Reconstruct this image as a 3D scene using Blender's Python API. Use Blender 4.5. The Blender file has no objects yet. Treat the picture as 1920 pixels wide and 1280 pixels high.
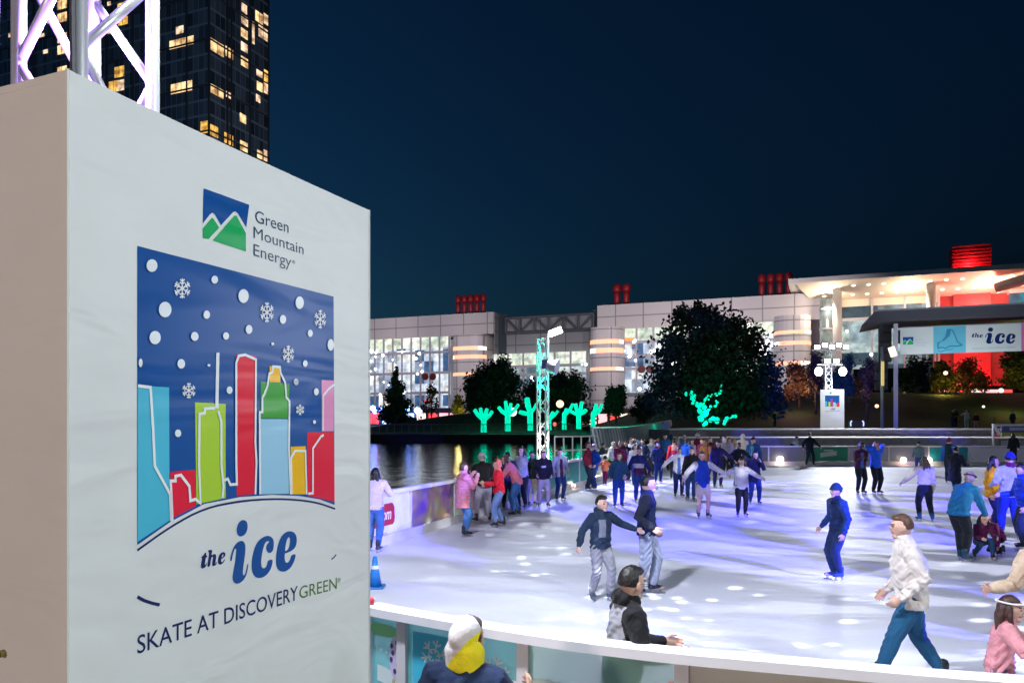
import bpy, bmesh, math, random
import numpy as np
from mathutils import Vector, Matrix
from mathutils.geometry import tessellate_polygon
R = math.radians
random.seed(7)
rng = np.random.default_rng(7)
SC = bpy.context.scene
COL = SC.collection
# ------------------------------------------------------------------ camera
F, CX, HY, CH = 1450.0, 960.0, 795.0, 2.4          # focal length in photo pixels, centre column, horizon row, eye height
cam = bpy.data.objects.new('camera', bpy.data.cameras.new('camera'))
COL.objects.link(cam)
cam.location = (0, 0, CH); cam.rotation_euler = (R(90), 0, 0)
cam.data.sensor_width = 36; cam.data.lens = 36 * F / 1920; cam.data.shift_y = (HY - 640) / 1920
cam.data.clip_start = 0.05; cam.data.clip_end = 4000
SC.camera = cam
# ------------------------------------------------------------------ sky, exposure
SC.view_settings.view_transform = 'Standard'; SC.view_settings.look = 'None'
SC.view_settings.exposure = 0.35; SC.view_settings.gamma = 1.0
SC.cycles.use_denoising = True
SC.cycles.max_bounces = 6; SC.cycles.transparent_max_bounces = 12
SC.cycles.sample_clamp_indirect = 4.0
world = bpy.data.worlds.new('World'); SC.world = world; world.use_nodes = True
wn = world.node_tree.nodes; wl = world.node_tree.links
for n in list(wn): wn.remove(n)
w_out = wn.new('ShaderNodeOutputWorld'); w_bg = wn.new('ShaderNodeBackground')
w_sky = wn.new('ShaderNodeTexSky'); w_sky.sky_type = 'NISHITA'; w_sky.sun_disc = False
w_sky.sun_elevation = R(-4.3); w_sky.sun_rotation = R(-74); w_sky.altitude = 20; w_sky.dust_density = 0.6; w_sky.ozone_density = 2.2
w_bg.inputs['Strength'].default_value = 1.1
w_tint = wn.new('ShaderNodeMix'); w_tint.data_type = 'RGBA'; w_tint.blend_type = 'MULTIPLY'; w_tint.inputs[0].default_value = 1; w_tint.inputs[7].default_value = (.25, 1.0, 1.08, 1)
wl.new(w_sky.outputs[0], w_tint.inputs[6]); wl.new(w_tint.outputs[2], w_bg.inputs['Color']); wl.new(w_bg.outputs[0], w_out.inputs['Surface'])
# ------------------------------------------------------------------ the lit lamps of the place, and a fill added for the tower
def lamp(name, kind, loc, power, color=(1, 1, 1), target=None, size=0.3, angle=90, blend=0.5):
    d = bpy.data.lights.new(name, kind); o = bpy.data.objects.new(name, d); COL.objects.link(o)
    o.location = loc; d.energy = power; d.color = color
    if kind == 'SPOT':
        d.spot_size = R(angle); d.spot_blend = blend; d.shadow_soft_size = size
    elif kind == 'POINT': d.shadow_soft_size = size
    if target is not None:
        o.rotation_euler = (Vector(target) - Vector(loc)).to_track_quat('-Z', 'Y').to_euler()
    return o
COOL = (0.84, 0.89, 1.0)
NEAR_MAST = Vector((-2.12, 3.88, 6.6)); LEFT_MAST = Vector((1.35, 34.0, 6.3)); RIGHT_MAST = Vector((25.2, 61.0, 8.3))
lamp('flood_near_mast', 'SPOT', (-1.75, 4.3, 6.7), 3750, COOL, (5, 12, 0), 0.3, 150, 0.4)
lamp('flood_left_mast', 'SPOT', (1.75, 33.6, 6.2), 3800, COOL, (12, 24, 0), 0.3, 130, 0.5)
lamp('flood_right_mast', 'SPOT', (25.2, 59.6, 8.2), 9000, COOL, (14, 34, 0), 0.5, 110, 0.5)
lamp('flood_far_right_mast', 'SPOT', (36, 24, 8.0), 5200, COOL, (10, 20, 0), 0.5, 100, 0.5)
lamp('flood_plaza_mast', 'SPOT', (8.5, -1.5, 9.0), 3350, (0.86, 0.97, 1.0), (-1.0, 3.6, 1.6), 0.4, 80, 0.7)
lamp('warm_street_lamp', 'POINT', (-7.5, -9.0, 5.0), 2350, (1.0, 0.79, 0.68), None, 0.5)
lamp('tower_fill', 'SPOT', (-10, 70, 4), 70000, (.75, .85, 1.0), (-60, 168, 70), .5, 70, .8)  # spot added to brighten the dark tower, in place of city glow
def gobo(name, loc, target, power, color, angle, scale, lo, hi, kind):
    """a projector: a spot lamp whose glass slide is a cell pattern"""
    o = lamp(name, 'SPOT', loc, power, color, target, 0.02, angle, 0.25)
    o.data.use_nodes = True
    nt = o.data.node_tree; N = nt.nodes; L = nt.links
    em = [n for n in N if n.type == 'EMISSION'][0]
    tc = N.new('ShaderNodeTexCoord'); sep = N.new('ShaderNodeSeparateXYZ'); L.new(tc.outputs['Normal'], sep.inputs[0])
    dx = N.new('ShaderNodeMath'); dx.operation = 'DIVIDE'; L.new(sep.outputs[0], dx.inputs[0]); L.new(sep.outputs[2], dx.inputs[1])
    dy = N.new('ShaderNodeMath'); dy.operation = 'DIVIDE'; L.new(sep.outputs[1], dy.inputs[0]); L.new(sep.outputs[2], dy.inputs[1])
    cb = N.new('ShaderNodeCombineXYZ'); L.new(dx.outputs[0], cb.inputs[0]); L.new(dy.outputs[0], cb.inputs[1])
    if kind == 'cells':
        t = N.new('ShaderNodeTexVoronoi'); t.inputs['Scale'].default_value = scale; out = t.outputs['Distance']; t.inputs['Randomness'].default_value = 0.9
    else:
        t = N.new('ShaderNodeTexNoise'); t.inputs['Scale'].default_value = scale; t.inputs['Detail'].default_value = 3; out = t.outputs['Fac']
    L.new(cb.outputs[0], t.inputs['Vector'])
    mr = N.new('ShaderNodeMapRange'); mr.inputs[1].default_value = lo; mr.inputs[2].default_value = hi
    mr.inputs[3].default_value = 1 if kind == 'cells' else 0; mr.inputs[4].default_value = 0 if kind == 'cells' else 1
    L.new(out, mr.inputs[0])
    if kind == 'cells':                                           # the slide carries clusters of flakes, with clear gaps between
        t3 = N.new('ShaderNodeTexNoise'); t3.inputs['Scale'].default_value = 3.2; t3.inputs['Detail'].default_value = 1; L.new(cb.outputs[0], t3.inputs['Vector']); m3 = N.new('ShaderNodeMapRange'); m3.inputs[1].default_value = .42; m3.inputs[2].default_value = .50; L.new(t3.outputs['Fac'], m3.inputs[0])
        mu = N.new('ShaderNodeMath'); mu.operation = 'MULTIPLY'; L.new(mr.outputs[0], mu.inputs[0]); L.new(m3.outputs[0], mu.inputs[1]); L.new(mu.outputs[0], em.inputs['Strength'])
    else: L.new(mr.outputs[0], em.inputs['Strength'])
    return o
gobo('flake_projector', (-1.4, 4.6, 6.9), (6.3, 15.0, 0), 7000, (0.9, 0.93, 1.0), 68, 27, 0.19, 0.32, 'cells')
gobo('streak_projector', (20.0, 8.0, 7.5), (9.0, 15.0, 0), 8500, (0.9, 0.93, 1.0), 66, 10.0, 0.53, 0.57, 'noise')
gobo('violet_projector', (12.0, 1.0, 7.5), (9.5, 15.0, 0), 42000, (0.10, 0.10, 1.0), 80, 4.5, 0.52, 0.57, 'noise')
gobo('violet_projector', (1.9, 34.2, 6.5), (11.0, 24.0, 0), 34000, (0.12, 0.10, 1.0), 75, 6.0, 0.53, 0.58, 'noise')
# ------------------------------------------------------------------ helpers
def V(*a): return Vector(a)
def at(px, py, Z): return Vector(((px - CX) * Z / F, Z, CH - (py - HY) * Z / F))
def on(px, py, g=0.0): return at(px, py, (CH - g) * F / (py - HY))
G1 = Vector((0.926, -0.377, 0)).normalized(); G2 = Vector((-G1.y, G1.x, 0))   # the street grid: right along the facades, and away from the eye
UP = Vector((0, 0, 1))
class Frame:
    """a vertical plane of the place: origin, direction along it, and its depth direction"""
    def __init__(s, o, e=G1): s.o = Vector(o); s.e = e; s.d = Vector((-e.y, e.x, 0))
    def pt(s, a, z, w=0.0): return Vector((s.o.x, s.o.y, 0)) + s.e * a + s.d * w + UP * z
    def uv(s, px, py, w=0.0):
        k = (px - CX) / F; ox = s.o.x + s.d.x * w; oy = s.o.y + s.d.y * w
        a = (k * oy - ox) / (s.e.x - k * s.e.y)
        return a, CH - (py - HY) * (oy + a * s.e.y) / F
MATS = {}
def mat(name, col, rough=0.6, metal=0.0, var=0.0, vscale=8.0, bump=0.0, bscale=30.0, spec=0.5, emit=None, estr=1.0, coat=0.0, sheen=0.0, fold=None):
    if name in MATS: return MATS[name]
    m = bpy.data.materials.new(name); m.use_nodes = True; MATS[name] = m
    N = m.node_tree.nodes; L = m.node_tree.links; b = N['Principled BSDF']
    b.inputs['Base Color'].default_value = (*col, 1); b.inputs['Roughness'].default_value = rough
    b.inputs['Metallic'].default_value = metal; b.inputs['Specular IOR Level'].default_value = spec
    if coat: b.inputs['Coat Weight'].default_value = coat
    if sheen: b.inputs['Sheen Weight'].default_value = sheen
    if emit: b.inputs['Emission Color'].default_value = (*emit, 1); b.inputs['Emission Strength'].default_value = estr
    if var or bump:
        tc = N.new('ShaderNodeTexCoord')
    if var:
        t = N.new('ShaderNodeTexNoise'); t.inputs['Scale'].default_value = vscale; t.inputs['Detail'].default_value = 5
        L.new(tc.outputs['Object'], t.inputs['Vector'])
        r = N.new('ShaderNodeMapRange'); r.inputs[1].default_value = 0.3; r.inputs[2].default_value = 0.7; r.inputs[3].default_value = 1 - var; r.inputs[4].default_value = 1 + var
        L.new(t.outputs['Fac'], r.inputs[0])
        x = N.new('ShaderNodeMix'); x.data_type = 'RGBA'; x.blend_type = 'MULTIPLY'; x.inputs[0].default_value = 1
        x.inputs[6].default_value = (*col, 1); L.new(r.outputs[0], x.inputs[7]); L.new(x.outputs[2], b.inputs['Base Color'])
    if bump:
        t2 = N.new('ShaderNodeTexNoise'); t2.inputs['Scale'].default_value = bscale; t2.inputs['Detail'].default_value = 4
        if fold:
            mp = N.new('ShaderNodeMapping'); mp.inputs['Scale'].default_value = fold; mp.inputs['Rotation'].default_value = (.12, 0, 0); L.new(tc.outputs['Object'], mp.inputs[0]); L.new(mp.outputs[0], t2.inputs['Vector']); t2.inputs['Detail'].default_value = 2; t2.inputs['Distortion'].default_value = .8
        else: L.new(tc.outputs['Object'], t2.inputs['Vector'])
        bp = N.new('ShaderNodeBump'); bp.inputs['Strength'].default_value = bump; bp.inputs['Distance'].default_value = 0.05 if fold else 0.02
        L.new(t2.outputs['Fac'], bp.inputs['Height']); L.new(bp.outputs[0], b.inputs['Normal'])
    return m
def glow(name, col, s=1.0):
    if name in MATS: return MATS[name]
    m = mat(name, tuple(min(.8, c * .5 + .1) for c in col), 0.5, emit=col, estr=s); return m
def s2l(r, g, b): return tuple(((c / 255) / 12.92 if c / 255 < .04045 else ((c / 255 + .055) / 1.055) ** 2.4) for c in (r, g, b))
def tag(o, label=None, cat=None, group=None, kind=None):
    if label: o['label'] = label
    if cat: o['category'] = cat
    if group: o['group'] = group
    if kind: o['kind'] = kind
    return o
def thing(name, loc, label, cat, group=None):
    o = bpy.data.objects.new(name, None); COL.objects.link(o); o.location = loc; o.empty_display_size = 0.2
    return tag(o, label, cat, group)
def wloc(o):
    v = Vector((0, 0, 0))
    while o is not None: v += o.location; o = o.parent
    return v
class MB:
    """collects shapes in world coordinates, then links them as one mesh"""
    def __init__(s): s.v = []; s.f = []; s.m = []
    def add(s, vs, fs, mi=0):
        n = len(s.v); s.v.extend(tuple(v) for v in vs); s.f.extend(tuple(i + n for i in f) for f in fs); s.m.extend([mi] * len(fs)); return s
    def box(s, c, sx, sy, sz, ex=V(1, 0, 0), ey=V(0, 1, 0), ez=UP, mi=0):
        c = Vector(c); vs = [c + ex * (sx / 2 * i) + ey * (sy / 2 * j) + ez * (sz / 2 * k) for k in (-1, 1) for j in (-1, 1) for i in (-1, 1)]
        return s.add(vs, [(0, 2, 3, 1), (4, 5, 7, 6), (0, 1, 5, 4), (2, 6, 7, 3), (0, 4, 6, 2), (1, 3, 7, 5)], mi)
    def fbox(s, fr, a0, a1, z0, z1, w0, w1, mi=0):
        p = [fr.pt(a, z, w) for z in (z0, z1) for w in (w0, w1) for a in (a0, a1)]
        return s.add(p, [(0, 2, 3, 1), (4, 5, 7, 6), (0, 1, 5, 4), (2, 6, 7, 3), (0, 4, 6, 2), (1, 3, 7, 5)], mi)
    def tube(s, pts, r, n=8, mi=0, cap=True):
        pts = [Vector(p) for p in pts]; rs = r if hasattr(r, '__len__') else [r] * len(pts)
        vs = []; up = None
        for i, p in enumerate(pts):
            d = (pts[min(i + 1, len(pts) - 1)] - pts[max(i - 1, 0)]).normalized()
            if up is None: up = d.orthogonal().normalized()
            up = (up - d * up.dot(d)).normalized(); sd = d.cross(up)
            vs += [p + (up * math.cos(2 * math.pi * k / n) + sd * math.sin(2 * math.pi * k / n)) * rs[i] for k in range(n)]
        fs = [(i * n + k, i * n + (k + 1) % n, (i + 1) * n + (k + 1) % n, (i + 1) * n + k) for i in range(len(pts) - 1) for k in range(n)]
        if cap: fs += [tuple(range(n - 1, -1, -1)), tuple((len(pts) - 1) * n + k for k in range(n))]
        return s.add(vs, fs, mi)
    def ball(s, c, rx, ry=None, rz=None, n=10, m=6, mi=0):
        ry = ry or rx; rz = rz or rx; c = Vector(c); vs = [c + V(0, 0, rz)]
        for i in range(1, m):
            t = math.pi * i / m
            vs += [c + V(rx * math.sin(t) * math.cos(2 * math.pi * k / n), ry * math.sin(t) * math.sin(2 * math.pi * k / n), rz * math.cos(t)) for k in range(n)]
        vs.append(c - V(0, 0, rz)); fs = [(0, 1 + k, 1 + (k + 1) % n) for k in range(n)]
        for i in range(m - 2): fs += [(1 + i * n + k, 1 + (i + 1) * n + k, 1 + (i + 1) * n + (k + 1) % n, 1 + i * n + (k + 1) % n) for k in range(n)]
        b = 1 + (m - 2) * n; fs += [(b + k, len(vs) - 1, b + (k + 1) % n) for k in range(n)]
        return s.add(vs, fs, mi)
    def cone(s, c, r0, r1, h, n=16, mi=0): return s.tube([Vector(c), Vector(c) + UP * h], [r0, r1], n, mi)
    def poly(s, loops, mi=0):
        """flat polygon, the first loop outer, others holes"""
        if not hasattr(loops[0][0], '__len__'): loops = [loops]
        loops = [[Vector(p) for p in l] for l in loops]; flat = [p for l in loops for p in l]
        return s.add(flat, tessellate_polygon(loops), mi)
    def prism(s, pts, off, mi=0):
        n = len(pts); p = [Vector(q) for q in pts]; vs = p + [q + off for q in p]; tr = tessellate_polygon([p])
        fs = list(tr) + [tuple(i + n for i in reversed(t)) for t in tr] + [(i, i + n, (i + 1) % n + n, (i + 1) % n) for i in range(n)]
        s.add(vs, fs, mi); return s
    def build(s, name, mats, parent=None, smooth=False, bevel=0.0, loc=None):
        me = bpy.data.meshes.new(name); b = wloc(parent) if parent else Vector(loc) if loc is not None else V(0, 0, 0)
        me.from_pydata([(x - b.x, y - b.y, z - b.z) for x, y, z in s.v], [], s.f); me.validate(); me.update()
        for m in (mats if isinstance(mats, (list, tuple)) else [mats]): me.materials.append(m)
        if me.polygons and max(s.m, default=0) > 0 and len(me.polygons) == len(s.m): me.polygons.foreach_set('material_index', s.m)
        bm = bmesh.new(); bm.from_mesh(me); bmesh.ops.recalc_face_normals(bm, faces=bm.faces); bm.to_mesh(me); bm.free()
        if smooth: me.shade_smooth() if hasattr(me, 'shade_smooth') else None
        o = bpy.data.objects.new(name, me); COL.objects.link(o)
        if parent: o.parent = parent
        elif loc is not None: o.location = loc
        if bevel:
            md = o.modifiers.new('bevel', 'BEVEL'); md.width = bevel; md.segments = 2; md.limit_method = 'ANGLE'
        return o
def copy_tree(o, parent=None):
    c = o.copy(); COL.objects.link(c); c.parent = parent
    for ch in list(o.children): copy_tree(ch, c)
    return c
def struct(name, mb, m, **k): return tag(mb.build(name, m, **k), kind='structure')
# ================================================================== ground, ice, water, terraces
LB = [V(-1.07, 5.81, 0), V(-2.6, 7.3, 0), V(-3.6, 9.4, 0), V(-3.75, 11.4, 0), V(-2.73, 14.8, 0), V(2.1, 28.4, 0), V(6.6, 40.5, 0), V(7.4, 43.2, 0), V(9.0, 44.9, 0), V(11.5, 45.4, 0)]
NB = [V(-1.07, 5.81, 0), V(-0.62, 5.50, 0), V(0.139, 5.02, 0), V(0.90, 4.66, 0), V(1.70, 4.40, 0), V(2.71, 4.10, 0), V(4.5, 3.75, 0), V(8, 3.6, 0)]
BB = [V(11.5, 45.4, 0), V(26, 45.4, 0), V(44, 45.4, 0)]
def ice_mat():
    m = mat('ice', (0.73, 0.74, 0.86), 0.5, var=0.07, vscale=0.6, spec=0.12)
    N = m.node_tree.nodes; L = m.node_tree.links; b = N['Principled BSDF']; tc = N.new('ShaderNodeTexCoord')
    hs = []
    for rot, sc in ((0.3, 9), (1.3, 7), (2.2, 8)):               # skate scratches: thin stretched noise in three directions
        mp = N.new('ShaderNodeMapping'); mp.inputs['Rotation'].default_value = (0, 0, rot); mp.inputs['Scale'].default_value = (0.35, sc, 1)
        t = N.new('ShaderNodeTexNoise'); t.inputs['Scale'].default_value = 2.2; t.inputs['Detail'].default_value = 6; t.inputs['Distortion'].default_value = 0.4
        L.new(tc.outputs['Object'], mp.inputs['Vector']); L.new(mp.outputs[0], t.inputs['Vector']); hs.append(t.outputs['Fac'])
    a = N.new('ShaderNodeMath'); a.operation = 'ADD'; L.new(hs[0], a.inputs[0]); L.new(hs[1], a.inputs[1])
    a2 = N.new('ShaderNodeMath'); a2.operation = 'ADD'; L.new(a.outputs[0], a2.inputs[0]); L.new(hs[2], a2.inputs[1])
    r = N.new('ShaderNodeMapRange'); r.inputs[1].default_value = 1.2; r.inputs[2].default_value = 1.8; r.inputs[3].default_value = 0.45; r.inputs[4].default_value = 0.75
    L.new(a2.outputs[0], r.inputs[0]); L.new(r.outputs[0], b.inputs['Roughness'])
    bp = N.new('ShaderNodeBump'); bp.inputs['Strength'].default_value = 0.25; bp.inputs['Distance'].default_value = 0.02
    L.new(a2.outputs[0], bp.inputs['Height']); L.new(bp.outputs[0], b.inputs['Normal'])
    return m
struct('ground', MB().add([(-900, -60, -.7), (900, -60, -.7), (900, 2500, -.7), (-900, 2500, -.7)], [(0, 1, 2, 3)]), mat('earth', (.05, .05, .045), .9, var=.3, vscale=.3))
ice_poly = list(reversed(NB)) + LB[1:] + [V(44, 45.4, 0), V(44, 3.6, 0)]
struct('ice', MB().prism([p - UP * .12 for p in ice_poly], UP * .12), ice_mat())
near_pts = [V(-12, -14, 0), V(30, -14, 0), V(30, 3.4, 0)] + [p + V(0, -.12, 0) for p in reversed(NB)] + [p + V(-.12, 0, 0) for p in LB[1:4]] + [V(-12, 11.4, 0)]
struct('plaza', MB().prism([p - UP * .4 for p in near_pts], UP * .396), mat('paving', (.16, .15, .14), .8, var=.25, vscale=2, bump=.3))
wm = mat('water', (.028, .045, .045), .04, spec=.6)
N = wm.node_tree.nodes; L = wm.node_tree.links; tc = N.new('ShaderNodeTexCoord')
t1 = N.new('ShaderNodeTexNoise'); t1.inputs['Scale'].default_value = 1.1; t1.inputs['Detail'].default_value = 5; t1.inputs['Roughness'].default_value = .6
mp = N.new('ShaderNodeMapping'); mp.inputs['Scale'].default_value = (1, .5, 1); L.new(tc.outputs['Object'], mp.inputs[0]); L.new(mp.outputs[0], t1.inputs['Vector'])
bp = N.new('ShaderNodeBump'); bp.inputs['Strength'].default_value = .42; bp.inputs['Distance'].default_value = .13
L.new(t1.outputs['Fac'], bp.inputs['Height']); L.new(bp.outputs[0], N['Principled BSDF'].inputs['Normal'])
struct('water', MB().add([(-160, 8, -.2), (-4.4, 8, -.2), (-3.1, 14.8, -.2), (1.7, 28.6, -.2), (7, 44, -.2), (16, 70, -.2), (24, 95, -.2), (26, 116, -.2), (-160, 116, -.2)], [tuple(range(9))]), wm)
lawn = mat('lawn', (.009, .024, .010), .9, var=.35, vscale=.8, bump=.6, bscale=6)
conc = mat('concrete', (.32, .31, .32), .8, var=.15, vscale=1.5, bump=.2)
def sheet(xs, ys, fn):
    vs = [(x, y, fn(x, y)) for y in ys for x in xs]; n = len(xs)
    return MB().add(vs, [(j * n + i, j * n + i + 1, (j + 1) * n + i + 1, (j + 1) * n + i) for j in range(len(ys) - 1) for i in range(n - 1)])
# the far bank of the pond: a low wall with a lawn that swells to a mound under the trees
def bank_z(x, y): return .85 + 3.4 * math.exp(-((x + 6) / 17) ** 2 - ((y - 146) / 14) ** 2) + (0.25 * min(1, max(0, (y - 118) / 20)))
struct('bank', sheet(np.linspace(-160, 26, 80), np.linspace(115.2, 172, 40), bank_z), lawn, smooth=True)
tag(MB().box((-67, 115, .3), 186, .4, 1.1).build('bank_wall', mat('bank_stone', (.035, .035, .04), .8, var=.2), loc=None), 'low dark stone wall along the far side of the pond', 'wall')
struct('street', MB().add([(-200, 172, 1.15), (160, 172, 1.15), (160, 206, 1.15), (-200, 206, 1.15)], [(0, 1, 2, 3)]), mat('asphalt', (.05, .05, .055), .7, var=.2, vscale=1))
# terraces behind the rink
step = mat('terrace', (.21, .19, .2), .8, var=.18, vscale=3, bump=.3); lip = mat('terrace_edge', (.62, .6, .62), .7, var=.1)
st = thing('terrace_steps', (30, 48, 0), 'grey stone seating steps with pale edges behind the rink', 'steps')
m = MB(); m.box((36.3, 50.25, .70), 51.4, 3.5, 1.6); m.box((36.3, 56, .95), 51.4, 8, 2.12); m.build('riser', step, st)
m = MB(); m.box((36.3, 50.2, 1.54), 51.4, 3.46, .08); m.build('tread', lip, st)
m = MB(); m.box((36.3, 53.4, 2.05), 51.4, 2.9, .08); m.build('tread', lip, st)
struct('stage_apron', MB().add([(10.7, 54.9, 2.02), (62, 54.9, 2.02), (62, 82, 2.02), (18, 82, 2.02)], [(0, 1, 2, 3)]), conc)
struct('back_lawn', MB().add([(8, 44.5, -.05), (70, 44.5, -.05), (70, 52, -.05), (8, 52, -.05)], [(0, 1, 2, 3)]), mat('dark_paving', (.08, .08, .085), .8, var=.2))
def hill_z(x, y):
    t = min(1, max(0, (y - 74) / 42)); s = min(1, max(0, (x - 14) / 22)); s = s * s * (3 - 2 * s)
    return 1.4 + (t * t * (3 - 2 * t)) * (0.5 + 5.2 * s) + .1 * math.sin(x * .5) * math.sin(y * .3)
struct('hill', sheet(np.linspace(12, 150, 70), np.linspace(71, 168, 50), hill_z), lawn, smooth=True)

# ================================================================== sign pillars
def glyphs():
    dot = [(820,118),(870,140),(888,200),(880,290),(840,360),(780,388),(730,370),(710,310),(712,240),(740,165),(780,130)]
    i_ = [(605,780),(632,775),(640,720),(655,650),(680,580),(698,575),(706,600),(700,660),(690,760),(670,870),(650,980),(643,1050),(655,1100),(690,1135),(730,1138),(790,1110),(835,1065),(870,990),(890,900),(900,818),(880,822),(865,900),(850,970),(830,1005),(815,1000),(808,960),(815,880),(830,780),(845,680),(853,580),(848,510),(825,465),(790,452),(740,465),(690,510),(650,580),(625,660),(608,740)]
    c_ = [(1290,745),(1280,830),(1250,920),(1200,990),(1130,1040),(1060,1050),(1000,1025),(960,960),(948,870),(952,760),(975,640),(1010,530),(1060,450),(1130,395),(1200,370),(1260,385),(1300,430),(1307,500),(1300,580),(1275,635),(1230,650),(1195,620),(1182,565),(1195,510),(1225,480),(1235,462),(1200,455),(1170,480),(1145,540),(1120,640),(1105,740),(1102,830),(1115,885),(1145,897),(1180,875),(1200,820),(1210,765)]
    e_ = [(1660,660),(1645,740),(1610,830),(1560,900),(1500,940),(1440,948),(1380,925),(1345,860),(1338,770),(1345,660),(1365,540),(1400,430),(1450,350),(1510,308),(1570,298),(1630,318),(1665,370),(1675,440),(1665,520),(1630,585),(1570,625),(1500,652),(1482,655),(1478,720),(1485,780),(1510,808),(1540,795),(1570,740),(1585,680)]
    eh = [(1545,388),(1562,410),(1565,470),(1550,550),(1520,605),(1490,618),(1485,600),(1495,520),(1515,430)]
    t2 = [(205,640),(225,640),(222,690),(240,690),(238,715),(218,718),(205,790),(200,840),(215,835),(228,805),(235,810),(220,860),(190,890),(155,898),(138,875),(145,800),(160,725),(143,728),(150,705),(175,690)]
    h2 = [(250,605),(325,590),(305,690),(340,665),(375,665),(385,700),(375,770),(368,825),(380,815),(392,780),(398,790),(380,840),(340,860),(315,845),(322,780),(335,710),(320,705),(300,740),(285,865),(238,872),(255,760),(270,640),(250,625)]
    e2 = [(525,745),(510,790),(475,825),(440,838),(412,810),(410,750),(430,680),(470,640),(510,632),(532,655),(525,700),(490,730),(465,740),(462,780),(475,798),(500,775),(515,745)]
    e2h = [(495,660),(502,680),(488,712),(470,720),(475,690)]
    return [[[(360 + x / 8.532, 960 + y / 8.532) for x, y in l] for l in g] for g in ([dot], [i_], [c_], [e_, eh], [t2], [h2], [e2, e2h])]
def smooth_loop(l, n=2):
    for _ in range(n):
        l = [q for i in range(len(l)) for q in ((l[i][0] * .75 + l[(i + 1) % len(l)][0] * .25, l[i][1] * .75 + l[(i + 1) % len(l)][1] * .25), (l[i][0] * .25 + l[(i + 1) % len(l)][0] * .75, l[i][1] * .25 + l[(i + 1) % len(l)][1] * .75))]
    return l
def stroke(pts, w):
    """a mitred ribbon round a 2D polyline: list of quads' corner loop pairs"""
    L_, R_ = [], []
    for i, p in enumerate(pts):
        a = pts[max(i - 1, 0)]; b = pts[min(i + 1, len(pts) - 1)]
        d1 = Vector((p[0] - a[0], p[1] - a[1])); d2 = Vector((b[0] - p[0], b[1] - p[1]))
        if d1.length < 1e-9: d1 = d2
        if d2.length < 1e-9: d2 = d1
        d1.normalize(); d2.normalize(); n = Vector((-d1.y - d2.y, d1.x + d2.x))
        n = n.normalized() if n.length > 1e-6 else Vector((-d1.y, d1.x)); c = max(.55, n.dot(Vector((-d1.y, d1.x)))); n *= w / 2 / c
        L_.append((p[0] + n.x, p[1] + n.y)); R_.append((p[0] - n.x, p[1] - n.y))
    return [(L_[i], L_[i + 1], R_[i + 1], R_[i]) for i in range(len(pts) - 1)]
def text_mesh(s, shear=0.0, offset=0.0, space=1.0):
    c = bpy.data.curves.new('t', 'FONT'); c.body = s; c.size = 1; c.shear = shear; c.offset = offset; c.space_character = space; c.resolution_u = 4
    o = bpy.data.objects.new('t', c); COL.objects.link(o); bpy.context.view_layer.update()
    me = bpy.data.meshes.new_from_object(o.evaluated_get(bpy.context.evaluated_depsgraph_get()))
    vs = [tuple(v.co)[:2] for v in me.vertices]; fs = [tuple(p.vertices) for p in me.polygons]
    bpy.data.objects.remove(o); bpy.data.curves.remove(c); bpy.data.meshes.remove(me)
    return vs, fs
class Plane2:
    """a printed face: 2D coordinates (a along, z up) on a Frame; layer k stands k*1.5 mm proud"""
    def __init__(s, fr, sign): s.fr = fr; s.sign = sign
    def p(s, a, z, k): return s.fr.pt(a, z, s.sign * 0.0015 * k)
    def px(s, x, y): return s.fr.uv(x, y)
    def poly(s, mb, loops, k, pix=True):
        if not hasattr(loops[0][0], '__len__'): loops = [loops]
        mb.poly([[s.p(*(s.px(*q) if pix else q), k) for q in l] for l in loops])
    def line(s, mb, pts, w, k, pix=True):
        q = [s.px(*p) for p in pts] if pix else pts
        for quad in stroke(q, w): mb.add([s.p(*c, k) for c in quad], [(0, 1, 2, 3)])
    def disc(s, mb, x, y, rx, ry, k, n=18):
        s.poly(mb, [(x + rx * math.cos(6.2832 * i / n), y + ry * math.sin(6.2832 * i / n)) for i in range(n)], k)
    def text(s, mb, body, p0, p1, ptop, k, **kw):
        """baseline from pixel p0 to p1; ptop is the top of a capital above p0"""
        a0, z0 = s.px(*p0); a1, z1 = s.px(*p1); at_, zt = s.px(*ptop)
        vs, fs = text_mesh(body, **kw); x0 = min(v[0] for v in vs); x1 = max(v[0] for v in vs); cap = 0.69
        mb.add([s.p(a0 + (a1 - a0) * (x - x0) / (x1 - x0), z0 + (z1 - z0) * (x - x0) / (x1 - x0) + (zt - z0) * y / cap, k) for x, y in vs], fs)
def flake(pl, mb, x, y, rx, ry, k, w):
    for i in range(6):
        t = math.pi / 6 + i * math.pi / 3 + math.pi / 3 * 0
        c, s_ = math.cos(t + math.pi / 6 * 0), math.sin(t)
        P = lambda r, dt=0: (x + rx * r * math.cos(t + dt), y + ry * r * math.sin(t + dt))
        pl.line(mb, [P(.12), P(1)], w, k)
        for sg in (-1, 1):
            for r0, r1 in ((.45, .68), (.72, .95)): pl.line(mb, [P(r0 + .03, sg * .06), P(r1, sg * (.42 if r0 < .6 else .30))], w * .9, k)
    pl.disc(mb, x, y, rx * .2, ry * .2, k, 6)
white_vinyl = mat('white_vinyl', (.80, .80, .78), .42, var=.035, vscale=1.6, bump=.35, bscale=1.6, fold=(1, 1, 3))
PX = dict(navy=(10, 46, 106), blue=(0, 78, 150), cyan=(80, 190, 218), red=(235, 30, 55), lime=(178, 214, 52), green=(70, 165, 60), sky=(160, 208, 235), gold=(250, 190, 8), pink=(238, 150, 196), mount=(10, 172, 92), white=(240, 244, 248), ink=(12, 38, 92), olive=(82, 120, 40), slate=(38, 62, 92))
ink = {k: mat('print_' + k, s2l(*c), .30, var=.05, vscale=1.5, bump=.26, bscale=1.1, spec=.22, fold=(.7, .7, 3.2)) for k, c in PX.items()}
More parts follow.
